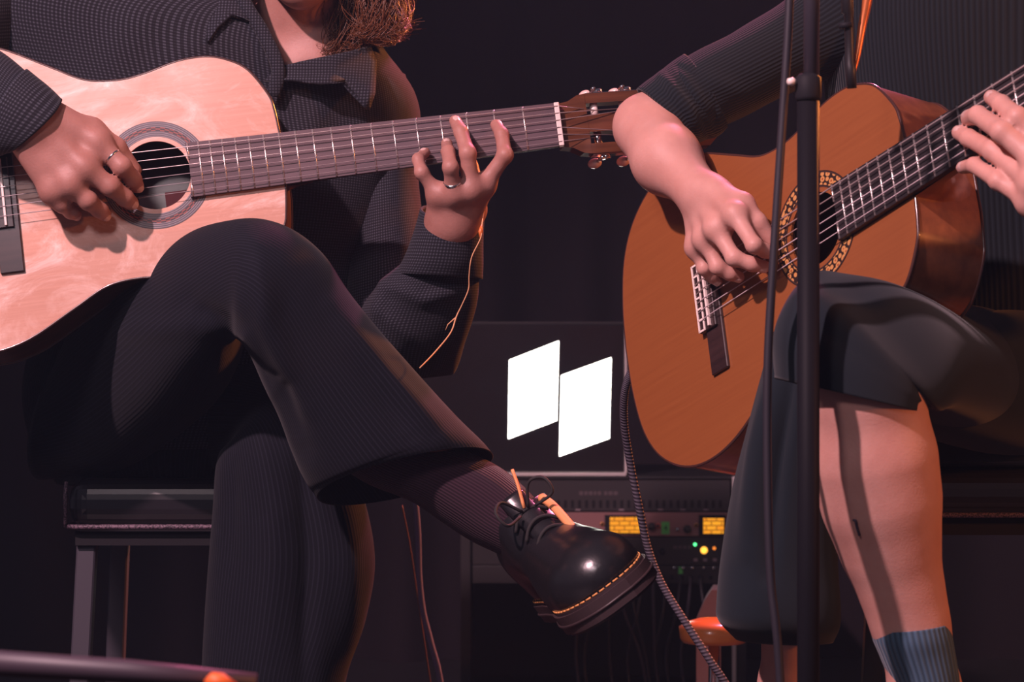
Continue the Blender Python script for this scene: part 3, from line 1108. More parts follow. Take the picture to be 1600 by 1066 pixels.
# trousers
hemshift = (.018, 0, -.022)
legR_t = loft([((118, 545), (75, 745), .30, .10, (.02, 0, .01)), ((152, 466), (195, 730), .20, .085, (.035, 0, .02)), ((247, 389), (300, 660), .07, .066, (.055, 0, .03)), ((312, 357), (345, 575), -.03, .072, (.035, 0, .02)), ((362, 345), (362, 530), -.09, .08),
               ((408, 345), (375, 528), -.12, .075), ((455, 364), (392, 552), -.125, .072), ((502, 404), (412, 596), -.115, .07), ((548, 468), (436, 645), -.105, .07),
               ((640, 570), (462, 712), -.09, .075), ((710, 648), (482, 752), -.08, .08), ((752, 690), (496, 772), -.072, .084, (.012, 0, -.015)), ((767, 708), (503, 782), -.068, .085, hemshift)],
              96, 10, 2.1, noise=.004, nfreq=12, seed=11,
              folds=[([(300, 470), (350, 520), (440, 610), (470, 700)], -.016, 22), ([(300, 505), (380, 530), (430, 600)], .012, 14), ([(395, 390), (420, 500), (470, 640)], .010, 20),
                     ([(520, 480), (600, 590), (690, 680)], .010, 18), ([(560, 560), (640, 680)], -.006, 16), ([(180, 520), (290, 510)], .006, 16)])
legL_t = loft([((300, 545), (330, 745), .30, .11), ((410, 560), (350, 735), .17, .10), ((478, 600), (348, 705), .10, .085), ((525, 660), (340, 730), .075, .08),
               ((566, 760), (335, 795), .07, .08), ((588, 870), (329, 865), .07, .08), ((573, 965), (322, 965), .075, .082), ((540, 1066), (318, 1066), .08, .085), ((525, 1200), (318, 1200), .09, .09), ((515, 1375), (325, 1375), .10, .095)],
              96, 10, 2.1, noise=.004, nfreq=12, seed=12,
              folds=[([(470, 700), (482, 860), (474, 1066)], -.016, 14), ([(400, 650), (430, 800), (420, 1060)], .010, 22), ([(540, 760), (545, 1000)], .008, 22), ([(365, 700), (360, 900)], -.005, 12)])
hips_t = loft([((60, 500), (540, 520), .29, .12), ((40, 610), (520, 600), .30, .14), ((60, 700), (480, 690), .31, .15), ((90, 752), (450, 750), .31, .13)], 80, 8, 2.4, noise=.004, cap0=True, cap1=True)
cloth('trousers', [legR_t, legL_t, hips_t], m_trouser, person_a, .002)
# sock and shoe of the raised foot
sock = loft([((590, 640), (520, 720), -.075, .046), ((655, 680), (575, 755), -.07, .046), ((722, 704), (642, 782), -.068, .045), ((775, 728), (692, 815), -.066, .043), ((812, 756), (738, 845), -.064, .041), ((840, 785), (790, 870), -.062, .042), ((880, 830), (850, 905), -.075, .035)],
            60, 8, 2.0, cap1=True)
cloth('sock', [sock], m_sock_a, person_a, .002)


def shoe(origin, f, u, parent, size=1.0):
    """derby shoe; local x = heel to toe, y = width, z = up from the welt; origin at the middle of the heel on the welt"""
    f = nz(f); u = nz(np.asarray(u) - f * (np.asarray(u) @ f)); w = np.cross(u, f)
    Mx = Matrix(((f[0], w[0], u[0], origin[0]), (f[1], w[1], u[1], origin[1]), (f[2], w[2], u[2], origin[2]), (0, 0, 0, 1))) @ Matrix.Scale(size, 4)
    e = empty('shoe', None, Mx)
    keep(e, parent)
    up = U(.02, ell((.035, 0, .03), (.045, .036, .06)), rc((.04, 0, .055), (.085, 0, .062), .035, .034), rc((.09, 0, .055), (.165, 0, .022), .036, .040),
           ell((.205, 0, .012), (.062, .052, .044)), ell((.15, 0, .01), (.075, .045, .05)), rc((.045, 0, .06), (.07, 0, .095), .036, .036))
    V, Q = skin_mesh(up, .0025)
    # open collar and flat sole plane
    V[:, 2] = np.maximum(V[:, 2], 0)
    lim = .088 + (V[:, 0] - .03) * .22
    top_ = V[:, 2] > lim
    V[top_, 2] = lim[top_]
    V = relax(V, Q, 2, .3)
    ctr = V[Q].mean(1)
    hole = (ctr[:, 2] > .088 + (ctr[:, 0] - .03) * .22 - .004) & (np.hypot((ctr[:, 0] - .058) / 1.25, ctr[:, 1]) < .029)
    flat = ctr[:, 2] < .0005
    o = fast_mesh('upper', V, Q[~(hole | flat)], m_leather); o.parent = e
    so = []
    hw_ = [(-.012, 0), (-.008, .022), (.012, .036), (.06, .036), (.11, .039), (.16, .050), (.20, .056), (.235, .051), (.262, .034), (.274, .012)]
    pts = catmull(hw_, 5)
    pts = np.concatenate([pts, (pts * [1, -1])[::-1][1:-1]])
    bm = prism_bm([tuple(p) for p in pts], -.025, .002)
    bmesh.ops.bevel(bm, geom=[ed for ed in bm.edges if abs(ed.verts[0].co.z - ed.verts[1].co.z) < 1e-6], offset=.003, segments=2, affect='EDGES')
    bm_obj('sole', bm, m_sole, e)
    # ridge lines around the sole and welt stitching
    rim = np.array([(x, y, -.012) for x, y in pts]); rim = np.concatenate([rim, rim[:1]])
    c0 = np.array([.13, 0, 0])
    V, F, uv = tube_geo(rim * [1.003, 1.006, 1], .0016, 6, False); mesh_obj('sole_ridge', V, F, m_sole, e)
    st = []
    rp = np.array([(c0[0] + (x - c0[0]) * .972, y * .93, .0032) for x, y in pts]); rp = np.concatenate([rp, rp[:1]])
    ln = np.concatenate([[0], np.cumsum(np.linalg.norm(np.diff(rp, axis=0), axis=1))])
    d = 0
    while d < ln[-1] - .006:
        a, b = d, d + .0062
        P = [[np.interp(q, ln, rp[:, k]) for k in range(3)] for q in (a, (a + b) / 2, b)]
        st.append(tube_geo(P, .0011, 5)); d += .0085
    V, F, uv = merge(st); s_ = mesh_obj('welt_stitching', V, F, m_stitch, e); s_['kind'] = 'stuff'
    # tongue, eyelet flaps, laces
    V, F, uv = tube_geo(catmull([(.158, 0, .054), (.130, 0, .078), (.108, 0, .100), (.096, 0, .118)], 5), .006, 10)
    V = np.array(V); V[:, 1] *= 2.6
    mesh_obj('tongue', V, F, m_leather, e)
    V, F, uv = tube_geo(catmull([(.168, .020, .050), (.142, .024, .071), (.120, .026, .088), (.100, .025, .100)], 5), [.002] + [.005] * 13 + [.0055, .003], 8)
    o = mesh_obj('tan_lining', V, F, m_tan, e); o['label'] = 'tan lining edge beside the laces'
    for k in range(3):
        x = .150 - k * .018; z = .064 + k * .013
        P = [(x, -.022, z - .004), (x + .002, -.012, z + .006), (x + .003, 0, z + .010), (x + .002, .012, z + .006), (x, .022, z - .004)]
        V, F, uv = tube_geo(catmull(P, 4), .0022, 6); mesh_obj('lace', V, F, m_lace, e)
    for sg in (-1, 1):
        P = [(.118, sg * .004, .100), (.128, sg * .018, .122), (.140, sg * .032, .118), (.142, sg * .030, .100), (.126, sg * .010, .098)]
        V, F, uv = tube_geo(catmull(P, 5), .0018, 6); mesh_obj('lace', V, F, m_lace, e)
    P = [(.118, .0, .102), (.113, .010, .125), (.108, .016, .142)]
    V, F, uv = tube_geo(catmull(P, 4), .0018, 6); mesh_obj('lace', V, F, m_tan, e)
    return e


f_ = nz([.20, -.97, .10])
u_ = nz([-.54, -.22, .82])
toe_mid = W(957, 914, -.27)
shoe(toe_mid - f_ * .262 * 1.07, f_, u_, person_a, 1.07)
shoe(np.array([an_l[0] - .01, an_l[1] + .05, .030]), (.15, -1, 0), (0, 0, 1), person_a)

# rings on fingers
V, F = ring_geo(.42 * lh_f[2][0] + .58 * lh_m[2], lh_f[2][0] - lh_m[2], .0094, .0028, .0012)
keep(tag(mesh_obj('ring', V, F, m_silver), 'wide silver ring on fretting hand'), person_a)
V, F = ring_geo(.62 * rh_f[0][0] + .38 * rh_m[0], rh_f[0][0] - rh_m[0], .0106, .0014, .0011)
keep(tag(mesh_obj('ring', V, F, m_silver), 'thin silver ring on plucking hand'), person_a)

# ================================================================== person with the cedar guitar
B_ = GB.on
NAILS.clear()
prh_m = [B_(1148, 335, .060), B_(1118, 357, .062), B_(1101, 373, .056), B_(1088, 386, .048)]
prh_f = [(B_(1178, 383, .055), B_(1195, 392, .036), B_(1206, 397, .020)),
         (B_(1147, 403, .052), B_(1175, 413, .036), B_(1195, 417, .021)),
         (B_(1121, 417, .046), B_(1140, 428, .032), B_(1155, 433, .020)),
         (B_(1100, 419, .040), B_(1111, 432, .028), B_(1121, 440, .018))]
prh_w = B_(1096, 304, .052)
prh_t = [B_(1118, 304, .050), B_(1160, 320, .044), B_(1184, 348, .034), B_(1204, 374, .019)]
prh = hand(prh_w, prh_m, prh_f, prh_t, -GB.R[:, 2], .95)
flh_m = [B_(1628, 224, .026), B_(1622, 254, .034), B_(1617, 288, .034), B_(1612, 316, .026)]
flh_f = [(B_(1590, 184, .046), B_(1565, 163, .034), B_(1549, 152, .017)),
         (B_(1566, 206, .056), B_(1528, 180, .040), B_(1513, 184, .017)),
         (B_(1552, 236, .036), B_(1514, 216, .028), B_(1498, 207, .016)),
         (B_(1560, 283, .040), B_(1522, 258, .034), B_(1504, 262, .018))]
flh_w = B_(1690, 340, -.01)
flh_t = [B_(1650, 300, -.02), B_(1610, 260, -.04), B_(1585, 215, -.042), B_(1570, 190, -.04)]
flh = hand(flh_w, flh_m, flh_f, flh_t, -GB.R[:, 2], 1.12)
nails_b = list(NAILS)
elb2 = B_(1010, 198, .035)
print('elbow Y', elb2[1], 'wrist', B_(1096, 304, .052)[1])
arm_mid = B_(1042, 250, .050)
sho2r = W(1350, 15, .08); sho2l = W(1790, -60, .02)
elb2l = W(1830, 380, -.28)
kn2 = W(1340, 545, -.50)
leg_pts = [((1352, 610), .056), ((1366, 720), .0595), ((1378, 790), .056), ((1392, 860), .046), ((1411, 930), .0385), ((1425, 985), .035), ((1445, 1075), .033), ((1456, 1160), .032)]
LP = [(W(x, y, -.520 + .0001 * (y - 600)), r * .978) for (x, y), r in leg_pts]
foot2 = LP[-1][0] + np.array([-.03, -.10, -.07])
hip2a = W(1480, 560, .06); hip2b = W(1640, 560, .05)
an2b = W(1226, 1075, -.20); kn2b = W(1268, 572, -.29)
neck2a = W(1560, -90, .07); neck2b = W(1550, -200, .04)
hd2, eyes_b, hg2 = head(W(1545, -290, .0), (-.25, -.9, -.35), (0, -.2, 1), .95)
legs2 = U(.02, rc(hip2a, kn2, .045, .042), rc(kn2, LP[0][0], .042, LP[0][1]), *[rc(LP[i][0], LP[i + 1][0], LP[i][1], LP[i + 1][1]) for i in range(len(LP) - 1)], rc(LP[-1][0], foot2, .03, .026))
foot2b = an2b + np.array([-.03, -.11, -.07])
legs2b = U(.02, rc(hip2b, kn2b, .06, .040), rc(kn2b, an2b * .35 + kn2b * .65, .040, .044), rc(an2b * .35 + kn2b * .65, an2b, .044, .026), rc(an2b, an2b + [0, 0.02, -.12], .026, .028))
tree_b = U(.014, U(.03, ell(W(1550, 120, .07), (.14, .09, .17)), ell(W(1550, 350, .08), (.12, .085, .2)), ell(W(1560, 570, .08), (.14, .10, .11)), rc(sho2r, sho2l, .040, .040),
           rc(neck2a + [0, 0, -.05], neck2b, .052, .048), rc(sho2r, elb2, .034, .035), rc(sho2l, elb2l, .042, .036), rc(elb2l, flh_w, .036, .024), legs2, legs2b),
           U(.02, rc(elb2, arm_mid, .0375, .0375), rc(arm_mid, prh_w, .0365, .0235)), prh, flh, hd2)
V, Q = skin_mesh(tree_b, H)
V = relax(V, Q, 2, .35)
VB = V
person_b = fast_mesh('person', V, Q, m_skin_b)
tag(person_b, 'seated person in dark ribbed sweater and dark skirt, bare shin, playing the cedar guitar', 'person', 'seated guitar players')
nails_on(person_b, nails_b, m_nail)
eyes_on(person_b, eyes_b)
m_hair_b = M('dark_hair', (0.03, 0.02, 0.018), 0.4)
hc2 = W(1545, -290, .0)
bm = bmesh.new(); bmesh.ops.create_uvsphere(bm, u_segments=24, v_segments=16, radius=1)
for v in bm.verts:
    v.co = Vector(hc2 + np.array([v.co.x * .086, v.co.y * .09 + .035, v.co.z * .10 + .03]))
keep(bm_obj('hair', bm, m_hair_b, None, True), person_b)

aY = lambda x: sho2r[1] + (elb2[1] - sho2r[1]) * (1330 - x) / 320
tors2 = loft([((1480, -110), (1640, -110), .06, .07), ((1330, -85), (1790, -90), .06, .11), ((1290, 0), (1830, -10), .06, .13), ((1300, 150), (1820, 150), .07, .135), ((1330, 320), (1800, 320), .08, .13), ((1340, 480), (1800, 480), .08, .135), ((1330, 620), (1810, 620), .08, .14)],
             100, 8, 2.3, noise=.006, nfreq=14, seed=21)
slv2 = loft([((1330, -110), (1410, 110), .07, .09), ((1240, -8), (1292, 125), aY(1265), .064), ((1150, 50), (1202, 160), aY(1175), .056), ((1065, 98), (1130, 192), aY(1095), .052), ((1030, 124), (1104, 208), aY(1062), .050)],
            80, 10, 2.1, noise=.003, nfreq=24, seed=22, folds=[([(1060, 110), (1110, 180)], .006, 8), ([(1100, 120), (1170, 150)], .004, 12)])
cuf2 = loft([((1072, 92), (1132, 196), aY(1100), .055), ((1052, 104), (1118, 208), aY(1084), .058), ((1030, 122), (1100, 214), aY(1064), .057), ((1002, 146), (1086, 224), aY(1044), .052)], 80, 8, 2.1, noise=.007, nfreq=34, seed=23, folds=[([(1035, 120), (1075, 170), (1095, 210)], .008, 7), ([(1060, 105), (1110, 165), (1118, 200)], -.007, 6)])
slv2l = loft([((1760, -100), (1800, 60), .02, .07), ((1880, 40), (1760, 120), -.04, .065), ((1930, 250), (1790, 280), -.18, .06), ((1930, 420), (1800, 400), -.27, .056), ((1840, 440), (1800, 330), -.33, .05), ((1745, 410), (1730, 310), -.40, .042)], 64, 8, 2.1, noise=.004, seed=25)
cloth('sweater', [tors2, slv2, slv2l], m_knit, person_b, .003)
cloth('rolled_cuff', [cuf2], m_knit, person_b, .005)
# skirt: over the raised knee, hanging to the left over the other leg
sk_knee = loft([((1545, 478), (1560, 705), .05, .03, (-.10, 0, 0)), ((1450, 474), (1500, 682), -.14, .03, (-.09, 0, 0)), ((1395, 457), (1472, 662), -.30, .045, (-.075, 0, 0)), ((1345, 434), (1456, 645), -.425, .065, (-.05, 0, 0)),
                 ((1295, 429), (1450, 634), -.485, .070, (-.02, 0, .02)), ((1252, 445), (1446, 632), -.508, .070), ((1224, 490), (1443, 634), -.516, .068), ((1212, 535), (1440, 637), -.520, .066), ((1214, 592), (1438, 644), -.520, .066)],
               96, 10, 2.1, noise=.004, nfreq=16, seed=31)
sk_drape = loft([((1206, 520), (1350, 500), -.33, .075), ((1198, 570), (1330, 560), -.33, .075), ((1172, 670), (1318, 660), -.32, .072), ((1150, 760), (1312, 760), -.31, .07), ((1132, 870), (1310, 870), -.30, .07), ((1122, 940), (1312, 940), -.295, .072), ((1122, 968), (1310, 975), -.29, .07), ((1145, 996), (1300, 1000), -.285, .055)],
                90, 10, 2.4, noise=.004, nfreq=16, seed=32, folds=[([(1215, 540), (1185, 700), (1165, 860)], .010, 16), ([(1240, 560), (1215, 720), (1200, 900)], -.010, 12)])
sk_hip = loft([((1330, 520), (1800, 520), .06, .15), ((1370, 640), (1790, 640), .06, .16), ((1380, 720), (1780, 700), .06, .13)], 80, 8, 2.4, cap0=True, cap1=True)
sk_left = loft([((1640, 470), (1650, 720), .05, .07, (-.08, 0, 0)), ((1520, 490), (1540, 705), -.10, .07, (-.07, 0, 0)), ((1370, 480), (1385, 660), -.25, .06, (-.06, 0, 0)), ((1260, 490), (1270, 640), -.30, .055, (-.03, 0, 0))], 64, 8, 2.1)
cloth('skirt', [sk_knee, sk_drape, sk_hip, sk_left], m_skirt, person_b, .002)
sockb = loft([((1480, 972), (1364, 985), -.482, .042), ((1485, 995), (1367, 1002), -.481, .044), ((1489, 1020), (1378, 1030), -.479, .043), ((1496, 1075), (1396, 1080), -.475, .042), ((1508, 1160), (1406, 1165), -.470, .042)], 60, 8, 2.0, noise=.0015, nfreq=60)
cloth('sock', [sockb], m_sock_b, person_b, .003)
m_tattoo = M('tattoo_ink', (0.05, 0.035, 0.06), 0.6)
PB = px_of(VB)


def on_skin(px, py, lift):
    d = np.hypot(PB[:, 0] - px, PB[:, 1] - py)
    c = np.where(d < 5)[0]
    return W(px, py, VB[c, 1].min() - lift)


tp = [on_skin(x, y, .0004) for x, y in ((1333, 813), (1337, 814), (1338, 820), (1340, 828), (1343, 837))]
V, F, uv = tube_geo(catmull(tp, 4), .0013, 6)
keep(mesh_obj('ankle_tattoo', V, F, m_tattoo), person_b)

# ================================================================== things around them
def stool(x0, x1, y0, y1, ztop, h, legmat, label):
    cx, cy = (x0 + x1) / 2, (y0 + y1) / 2
    r = empty('stool', (cx, cy, 0))
    hx, hy = (x1 - x0) / 2, (y1 - y0) / 2
    tag(r, label, 'stool', 'stools under the players')
    box_obj('seat', -hx, hx, -hy, hy, ztop - h, ztop, m_vinyl, r, min(.026, h * .42), 6)
    bm_pts = [(-hx, -hy), (hx, -hy), (hx, hy), (-hx, hy)]
    zz = ztop - h + .004
    rim = []
    R_ = .014
    for cxx, cyy, a0 in ((hx - R_, hy - R_, 0), (-hx + R_, hy - R_, 90), (-hx + R_, -hy + R_, 180), (hx - R_, -hy + R_, 270)):
        for k in range(5):
            a = math.radians(a0 + 22.5 * k); rim.append((cxx + R_ * math.cos(a), cyy + R_ * math.sin(a), zz))
    rim = np.array(rim); rim = np.concatenate([rim, rim[:1]])
    V, F, uv = tube_geo(rim * [1.006, 1.006, 1], .0032, 8, False); mesh_obj('piping', V, F, m_piping, r)
    V, F, uv = tube_geo(np.array([(-hx - .001, -hy + .002, zz), (-hx - .001, -hy + .001, zz + .04), (-hx, -hy + .004, ztop - .004)]), .0025, 8); mesh_obj('piping', V, F, m_piping, r)
    box_obj('seat_base', -hx + .01, hx - .01, -hy + .01, hy - .01, ztop - h - .02, ztop - h, m_dark, r)
    for sx in (-1, 1):
        for sy in (-1, 1):
            bm = bmesh.new()
            v = box(bm, -.012, .012, -.012, .012, 0, ztop - h - .02)
            for q in v[4:]: q.co.x += sx * (hx - .022); q.co.y += sy * (hy - .03)
            for q in v[:4]: q.co.x += sx * (hx - .002); q.co.y += sy * (hy - .01)
            bmesh.ops.bevel(bm, geom=bm.edges[:], offset=.002, segments=1, affect='EDGES')
            lg = bm_obj('leg', bm, legmat, r)
    return r


m_piping = M('piping', (0.22, 0.14, 0.19), 0.6)
pt = NT(m_piping); pt.base(pt.ramp(pt.noise(pt.coord('Object'), 500, 1), [(0.45, (0.03, 0.018, 0.028)), (0.55, (0.16, 0.10, 0.135))]))
pA = W(104, 748, .155); pB = W(455, 748, .155); zb = W(0, 828, .155)[2]
stool(pA[0], pB[0], .15, .48, pA[2], pA[2] - zb, m_steel_leg, 'black vinyl stool with pale piping under the player in checked shirt')
z2 = W(0, 730, -.06)[2]
stool(W(1385, 0, .0)[0], W(1385, 0, 0)[0] + .36, -.06, .24, z2, .06, m_black, 'black stool in deep shadow under the player in the skirt')

# microphone stand in front of the skirt
ms = empty('microphone_stand', tuple(W(1263, 533, -.606) * [1, 1, 0]))
tag(ms, 'black upright microphone stand in front of the cedar guitar', 'stand')
k6 = (3 - .606) * S / 3
zc = CZ + (533 - 122) * k6
V, F, uv = tube_geo([(0, 0, .02), (0, 0, zc)], .0107, 20); mesh_obj('lower_tube', V, F, m_pole, ms)
V, F, uv = tube_geo([(0.003, 0, zc - .05), (0.003, 0, zc + .28)], .0076, 16); mesh_obj('upper_tube', V, F, M('satin_tube', (0.05, 0.045, 0.06), 0.4, metal=.3), ms)
cl = tube_geo([(0, 0, zc - .022), (0, 0, zc - .018), (0, 0, zc), (0, 0, zc + .004)], [.0112, .0124, .0124, .0085], 20); V, F, uv = cl
co = mesh_obj('clutch', V, F, m_rubber, ms)
V, F, uv = tube_geo([(-.012, -.004, zc - .004), (-.016, -.006, zc - .004), (-.020, -.008, zc - .004)], [.002, .0042, .003], 10); mesh_obj('clutch_knob', V, F, m_bone, co)
V, F, uv = tube_geo([(0, 0, 0), (0, 0, .012), (0, 0, .022), (0, 0, .03)], [.13, .13, .10, .014], 40); mesh_obj('round_base', V, F, m_black, ms)
boomtop = W(1330, -60, -.44); base0 = np.array(ms.location)
bpt = base0 + np.array([.003, 0, zc + .27])
V, F, uv = tube_geo([bpt + [-.06, -.045, .02], bpt, boomtop], .006, 12); keep(mesh_obj('boom_arm', V, F, m_pole), ms)
# pencil microphone with its clip
mic = empty('pencil_microphone', tuple(W(1326, 60, -.44)))
tag(mic, 'slim black microphone pointing down at the cedar guitar', 'microphone')
V, F, uv = tube_geo([W(1322, -70, -.44), W(1324, 20, -.44), W(1326, 22, -.44), W(1328, 100, -.44), W(1329, 104, -.44), W(1331, 138, -.44)], [.0062, .0062, .0048, .0048, .0055, .0050], 14)
keep(mesh_obj('body', V, F, m_black), mic)
V, F, uv = tube_geo([W(1321, 36, -.44), W(1321.6, 44, -.44)], [.0072, .0072], 14); keep(mesh_obj('clip', V, F, m_rubber), mic)
V, F, uv = tube_geo(catmull([W(1362, -60, -.43), W(1355, 0, -.43), W(1347, 42, -.43), W(1340, 85, -.434), W(1333, 116, -.437)], 5), np.interp(np.linspace(0, 1, 21), [0, 1], [.0062, .0024]), 10)
keep(mesh_obj('copper_gooseneck', V, F, M('copper_tube', (0.55, 0.16, 0.05), 0.35, metal=.5)), mic)


def cable(label, pts, r, mat, name='cable', group=None):
    o = tube(name, pts, r, mat, None, 8, 8)
    return tag(o, label, 'cable', group)


m_cable = M('black_cable', (0.022, 0.02, 0.028), 0.5)
m_braid = M('braided_cable', (0.10, 0.085, 0.12), 0.7)
bt = NT(m_braid); c = bt.n('ShaderNodeTexCoord'); sp = bt.n('ShaderNodeSeparateXYZ'); bt.l(c.outputs['UV'], sp.inputs[0])
ph = bt.math('SINE', bt.math('ADD', bt.math('MULTIPLY', sp.outputs[1], 900.0), bt.math('MULTIPLY', sp.outputs[0], 12.566)))
bt.base(bt.ramp(bt.math('MULTIPLY_ADD', ph, .5, .5), [(0.2, (0.04, 0.034, 0.05)), (0.8, (0.075, 0.065, 0.09))])); bt.bump(ph, .5, .001)
cable('black microphone cable hanging beside the upright stand', [W(1236, -80, -.585), W(1232, 40, -.585), W(1222, 200, -.583), W(1209, 400, -.583), W(1200, 560, -.583), W(1199, 720, -.583), W(1204, 900, -.583), W(1220, 1080, -.58), (W(1235, 0, -.5)[0], -.54, .01), (W(1300, 0, -.5)[0], -.40, .006)], .0042, m_cable)
cable('grey braided cable running down past the shoe toe', [W(1000, 560, -.03), W(985, 584, -.03), W(976, 615, -.02), W(975, 660, 0), W(984, 720, .02), W(998, 790, .03), W(1012, 855, .04), W(1034, 912, .04), W(1068, 968, .03), W(1108, 1030, .02), W(1150, 1100, .02), W(1230, 1300, .02), (W(1290, 1300, .02)[0], .05, .008)], .0048, m_braid)
cable('pale thin cable hanging below the hem of crossed leg', [W(648, 770, .75), W(653, 830, .75), W(655, 900, .75), W(661, 955, .75), W(672, 1000, .75), W(690, 1080, .75), (W(700, 1200, .75)[0], .76, .008)], .0045, M('mauve_cable', (0.17, 0.16, 0.26), 0.5))
cable('hair-thin brown wire behind the pale hanging cable', [W(628, 790, .8), W(640, 850, .8), W(652, 930, .8), W(664, 1010, .8), W(676, 1090, .8)], .0012, M('brown_wire', (0.16, 0.07, 0.04), 0.6), 'wire')
# frayed thread hanging from the fretting hand
m_thread = M('orange_thread', (0.75, 0.40, 0.20), 0.8)
th = tube('thread', [W(765, 300, -.03), W(757, 325, -.045), W(753, 352, -.065), W(751, 372, -.07), W(737, 402, -.07), W(733, 430, -.065), W(732, 452, -.06), W(722, 476, -.06), W(713, 495, -.06), W(704, 520, -.07), W(680, 550, -.10), W(656, 575, -.148)],
          [.0007, .0007, .0008, .0007, .0007, .0006, .0007, .0006, .0009, .0008, .0008, .0007], m_thread)
tag(th, 'frayed orange thread hanging from the fretting hand to the knee', 'thread')
V, F, uv = tube_geo([W(752, 352, -.066), W(751, 362, -.068), W(750, 372, -.068)], [.0008, .0028, .0008], 8); mesh_obj('bead', V, F, M('amber_bead', (0.7, 0.18, 0.04), 0.4), th)
V, F, uv = tube_geo([W(711, 497, -.06), W(700, 507, -.06), W(696, 516, -.06)], [.0008, .0006, .0003], 6); mesh_obj('loose_end', V, F, m_thread, th)

# display with two glowing parallelograms on the rack
YM = 1.72
mon = empty('display_screen', tuple(W(812, 742, YM)))
tag(mon, 'dark display showing two glowing white slanted panels on the equipment rack', 'display')
def pbox(name, xa, xb, ya, yb, Y0, Y1, mat, parent, bev=0.0):
    p, q = W(xa, ya, Y0), W(xb, yb, Y0)
    o = box_obj(name, min(p[0], q[0]), max(p[0], q[0]), Y0, Y1, min(p[2], q[2]), max(p[2], q[2]), mat, None, bev)
    return keep(o, parent)
m_screen = M('screen_black', (0.012, 0.010, 0.012), 0.2)
m_edge = M('alu_edge', (0.75, 0.7, 0.7), 0.35, metal=.3)
pbox('housing', 646, 976, 506, 738, YM, YM + .03, m_screen, mon, .003)
pbox('bottom_edge', 646, 978, 739, 743.5, YM - .022, YM + .03, m_edge, mon)
pbox('right_edge', 976, 979.5, 500, 743, YM - .004, YM + .03, m_edge, mon)
pbox('top_edge', 646, 976, 503, 506, YM, YM + .03, m_black, mon)
m_glow = M('lit_panel', (0, 0, 0), 0.6, emit=(1.0, 0.97, 0.88), estr=9.0)
for poly in ([(796, 563), (873, 533), (870, 657), (794, 686)], [(877, 587), (955, 559), (952, 685), (874, 713)]):
    bm = bmesh.new()
    a = [bm.verts.new(W(x, y, YM - .0015)) for x, y in poly]; b = [bm.verts.new(W(x, y, YM)) for x, y in poly]
    bm.faces.new(a); bm.faces.new(b[::-1])
    for i in range(4): bm.faces.new((a[i], b[i], b[(i + 1) % 4], a[(i + 1) % 4]))
    bmesh.ops.recalc_face_normals(bm, faces=bm.faces[:])
    keep(bm_obj('lit_panel', bm, m_glow), mon)

# equipment rack
YR = 1.70
rk = empty('equipment_rack', (W(940, 0, YR)[0], YR, 0))
tag(rk, 'black equipment rack case with bright right rail under the display', 'rack')
p0, p1 = W(735, 744, YR), W(1150, 744, YR)
zt = p0[2]
def wbox(name, x0, x1, y0, y1, z0, z1, mat, parent, bev=0.0):
    return keep(box_obj(name, x0, x1, y0, y1, z0, z1, mat, None, bev), parent)
wbox('side_panel', p0[0] - .018, p0[0], YR - .01, YR + .45, .0, zt, m_black, rk)
wbox('side_panel', p1[0] + .002, p1[0] + .018, YR - .01, YR + .45, .0, zt, m_black, rk)
wbox('top_panel', p0[0] - .018, p1[0] + .018, YR - .01, YR + .45, zt - .004, zt, m_black, rk)
wbox('bottom_panel', p0[0], p1[0] + .002, YR - .01, YR + .45, .0, .018, m_black, rk)
wbox('back_panel', p0[0], p1[0] + .002, YR + .43, YR + .45, .018, zt - .004, m_black, rk)
wbox('rail', W(1143, 0, YR)[0], W(1149, 0, YR)[0], YR - .014, YR - .008, .05, zt, m_edge, rk)

m_face = M('device_face', (0.26, 0.13, 0.13), 0.45)
m_amber = M('amber_screen', (0, 0, 0), 0.4, emit=(1.0, 0.40, 0.02), estr=1.0)
t = NT(m_amber)
br = t.n('ShaderNodeTexBrick'); br.inputs['Color1'].default_value = (1.0, 0.42, 0.02, 1); br.inputs['Color2'].default_value = (1.0, 0.33, 0.015, 1); br.inputs['Mortar'].default_value = (0.35, 0.10, 0.004, 1)
br.inputs['Scale'].default_value = 1.0; br.inputs['Mortar Size'].default_value = 0.0011; br.inputs['Brick Width'].default_value = .019; br.inputs['Row Height'].default_value = .0085
mp = t.coord('Object'); sx = t.n('ShaderNodeSeparateXYZ'); t.l(mp, sx.inputs[0]); cb = t.n('ShaderNodeCombineXYZ'); t.l(sx.outputs[0], cb.inputs[0]); t.l(sx.outputs[2], cb.inputs[1])
t.l(cb.outputs[0], br.inputs['Vector']); t.l(br.outputs['Color'], t.b.inputs['Emission Color'])
m_green_tape = M('green_tape', (0.10, 0.55, 0.12), 0.6)
m_print = M('printed_grey', (0.30, 0.24, 0.27), 0.6)
m_led_g = M('green_led', (0, 0, 0), .4, emit=(.1, 1, .3), estr=2.5)
m_led_a = M('amber_lamp', (0, 0, 0), .4, emit=(1, .45, .05), estr=2.2)
m_led_o = M('orange_led', (0, 0, 0), .4, emit=(1, .25, .03), estr=1.2)


def unit(name, ya, yb, mat, label, cat, Y=YR):
    e = empty(name, tuple(W(940, yb, Y)))
    tag(e, label, cat, 'rack devices')
    pbox('faceplate', 738, 1141, ya, yb, Y - .004, Y + .002, mat, e, .001)
    pbox('chassis', 748, 1131, ya + 1, yb - 1, Y + .002, Y + .25, m_black, e)
    return e


def knob(px, py, rpx, mat, parent, Y=YR - .004, name='knob', dep=.012):
    c = W(px, py, Y); r = rpx * (3 + Y) * S / 3
    V, F, uv = tube_geo([c, c - [0, dep * .8, 0], c - [0, dep, 0]], [r, r * .92, r * .75], 16)
    return keep(mesh_obj(name, V, F, mat), parent)


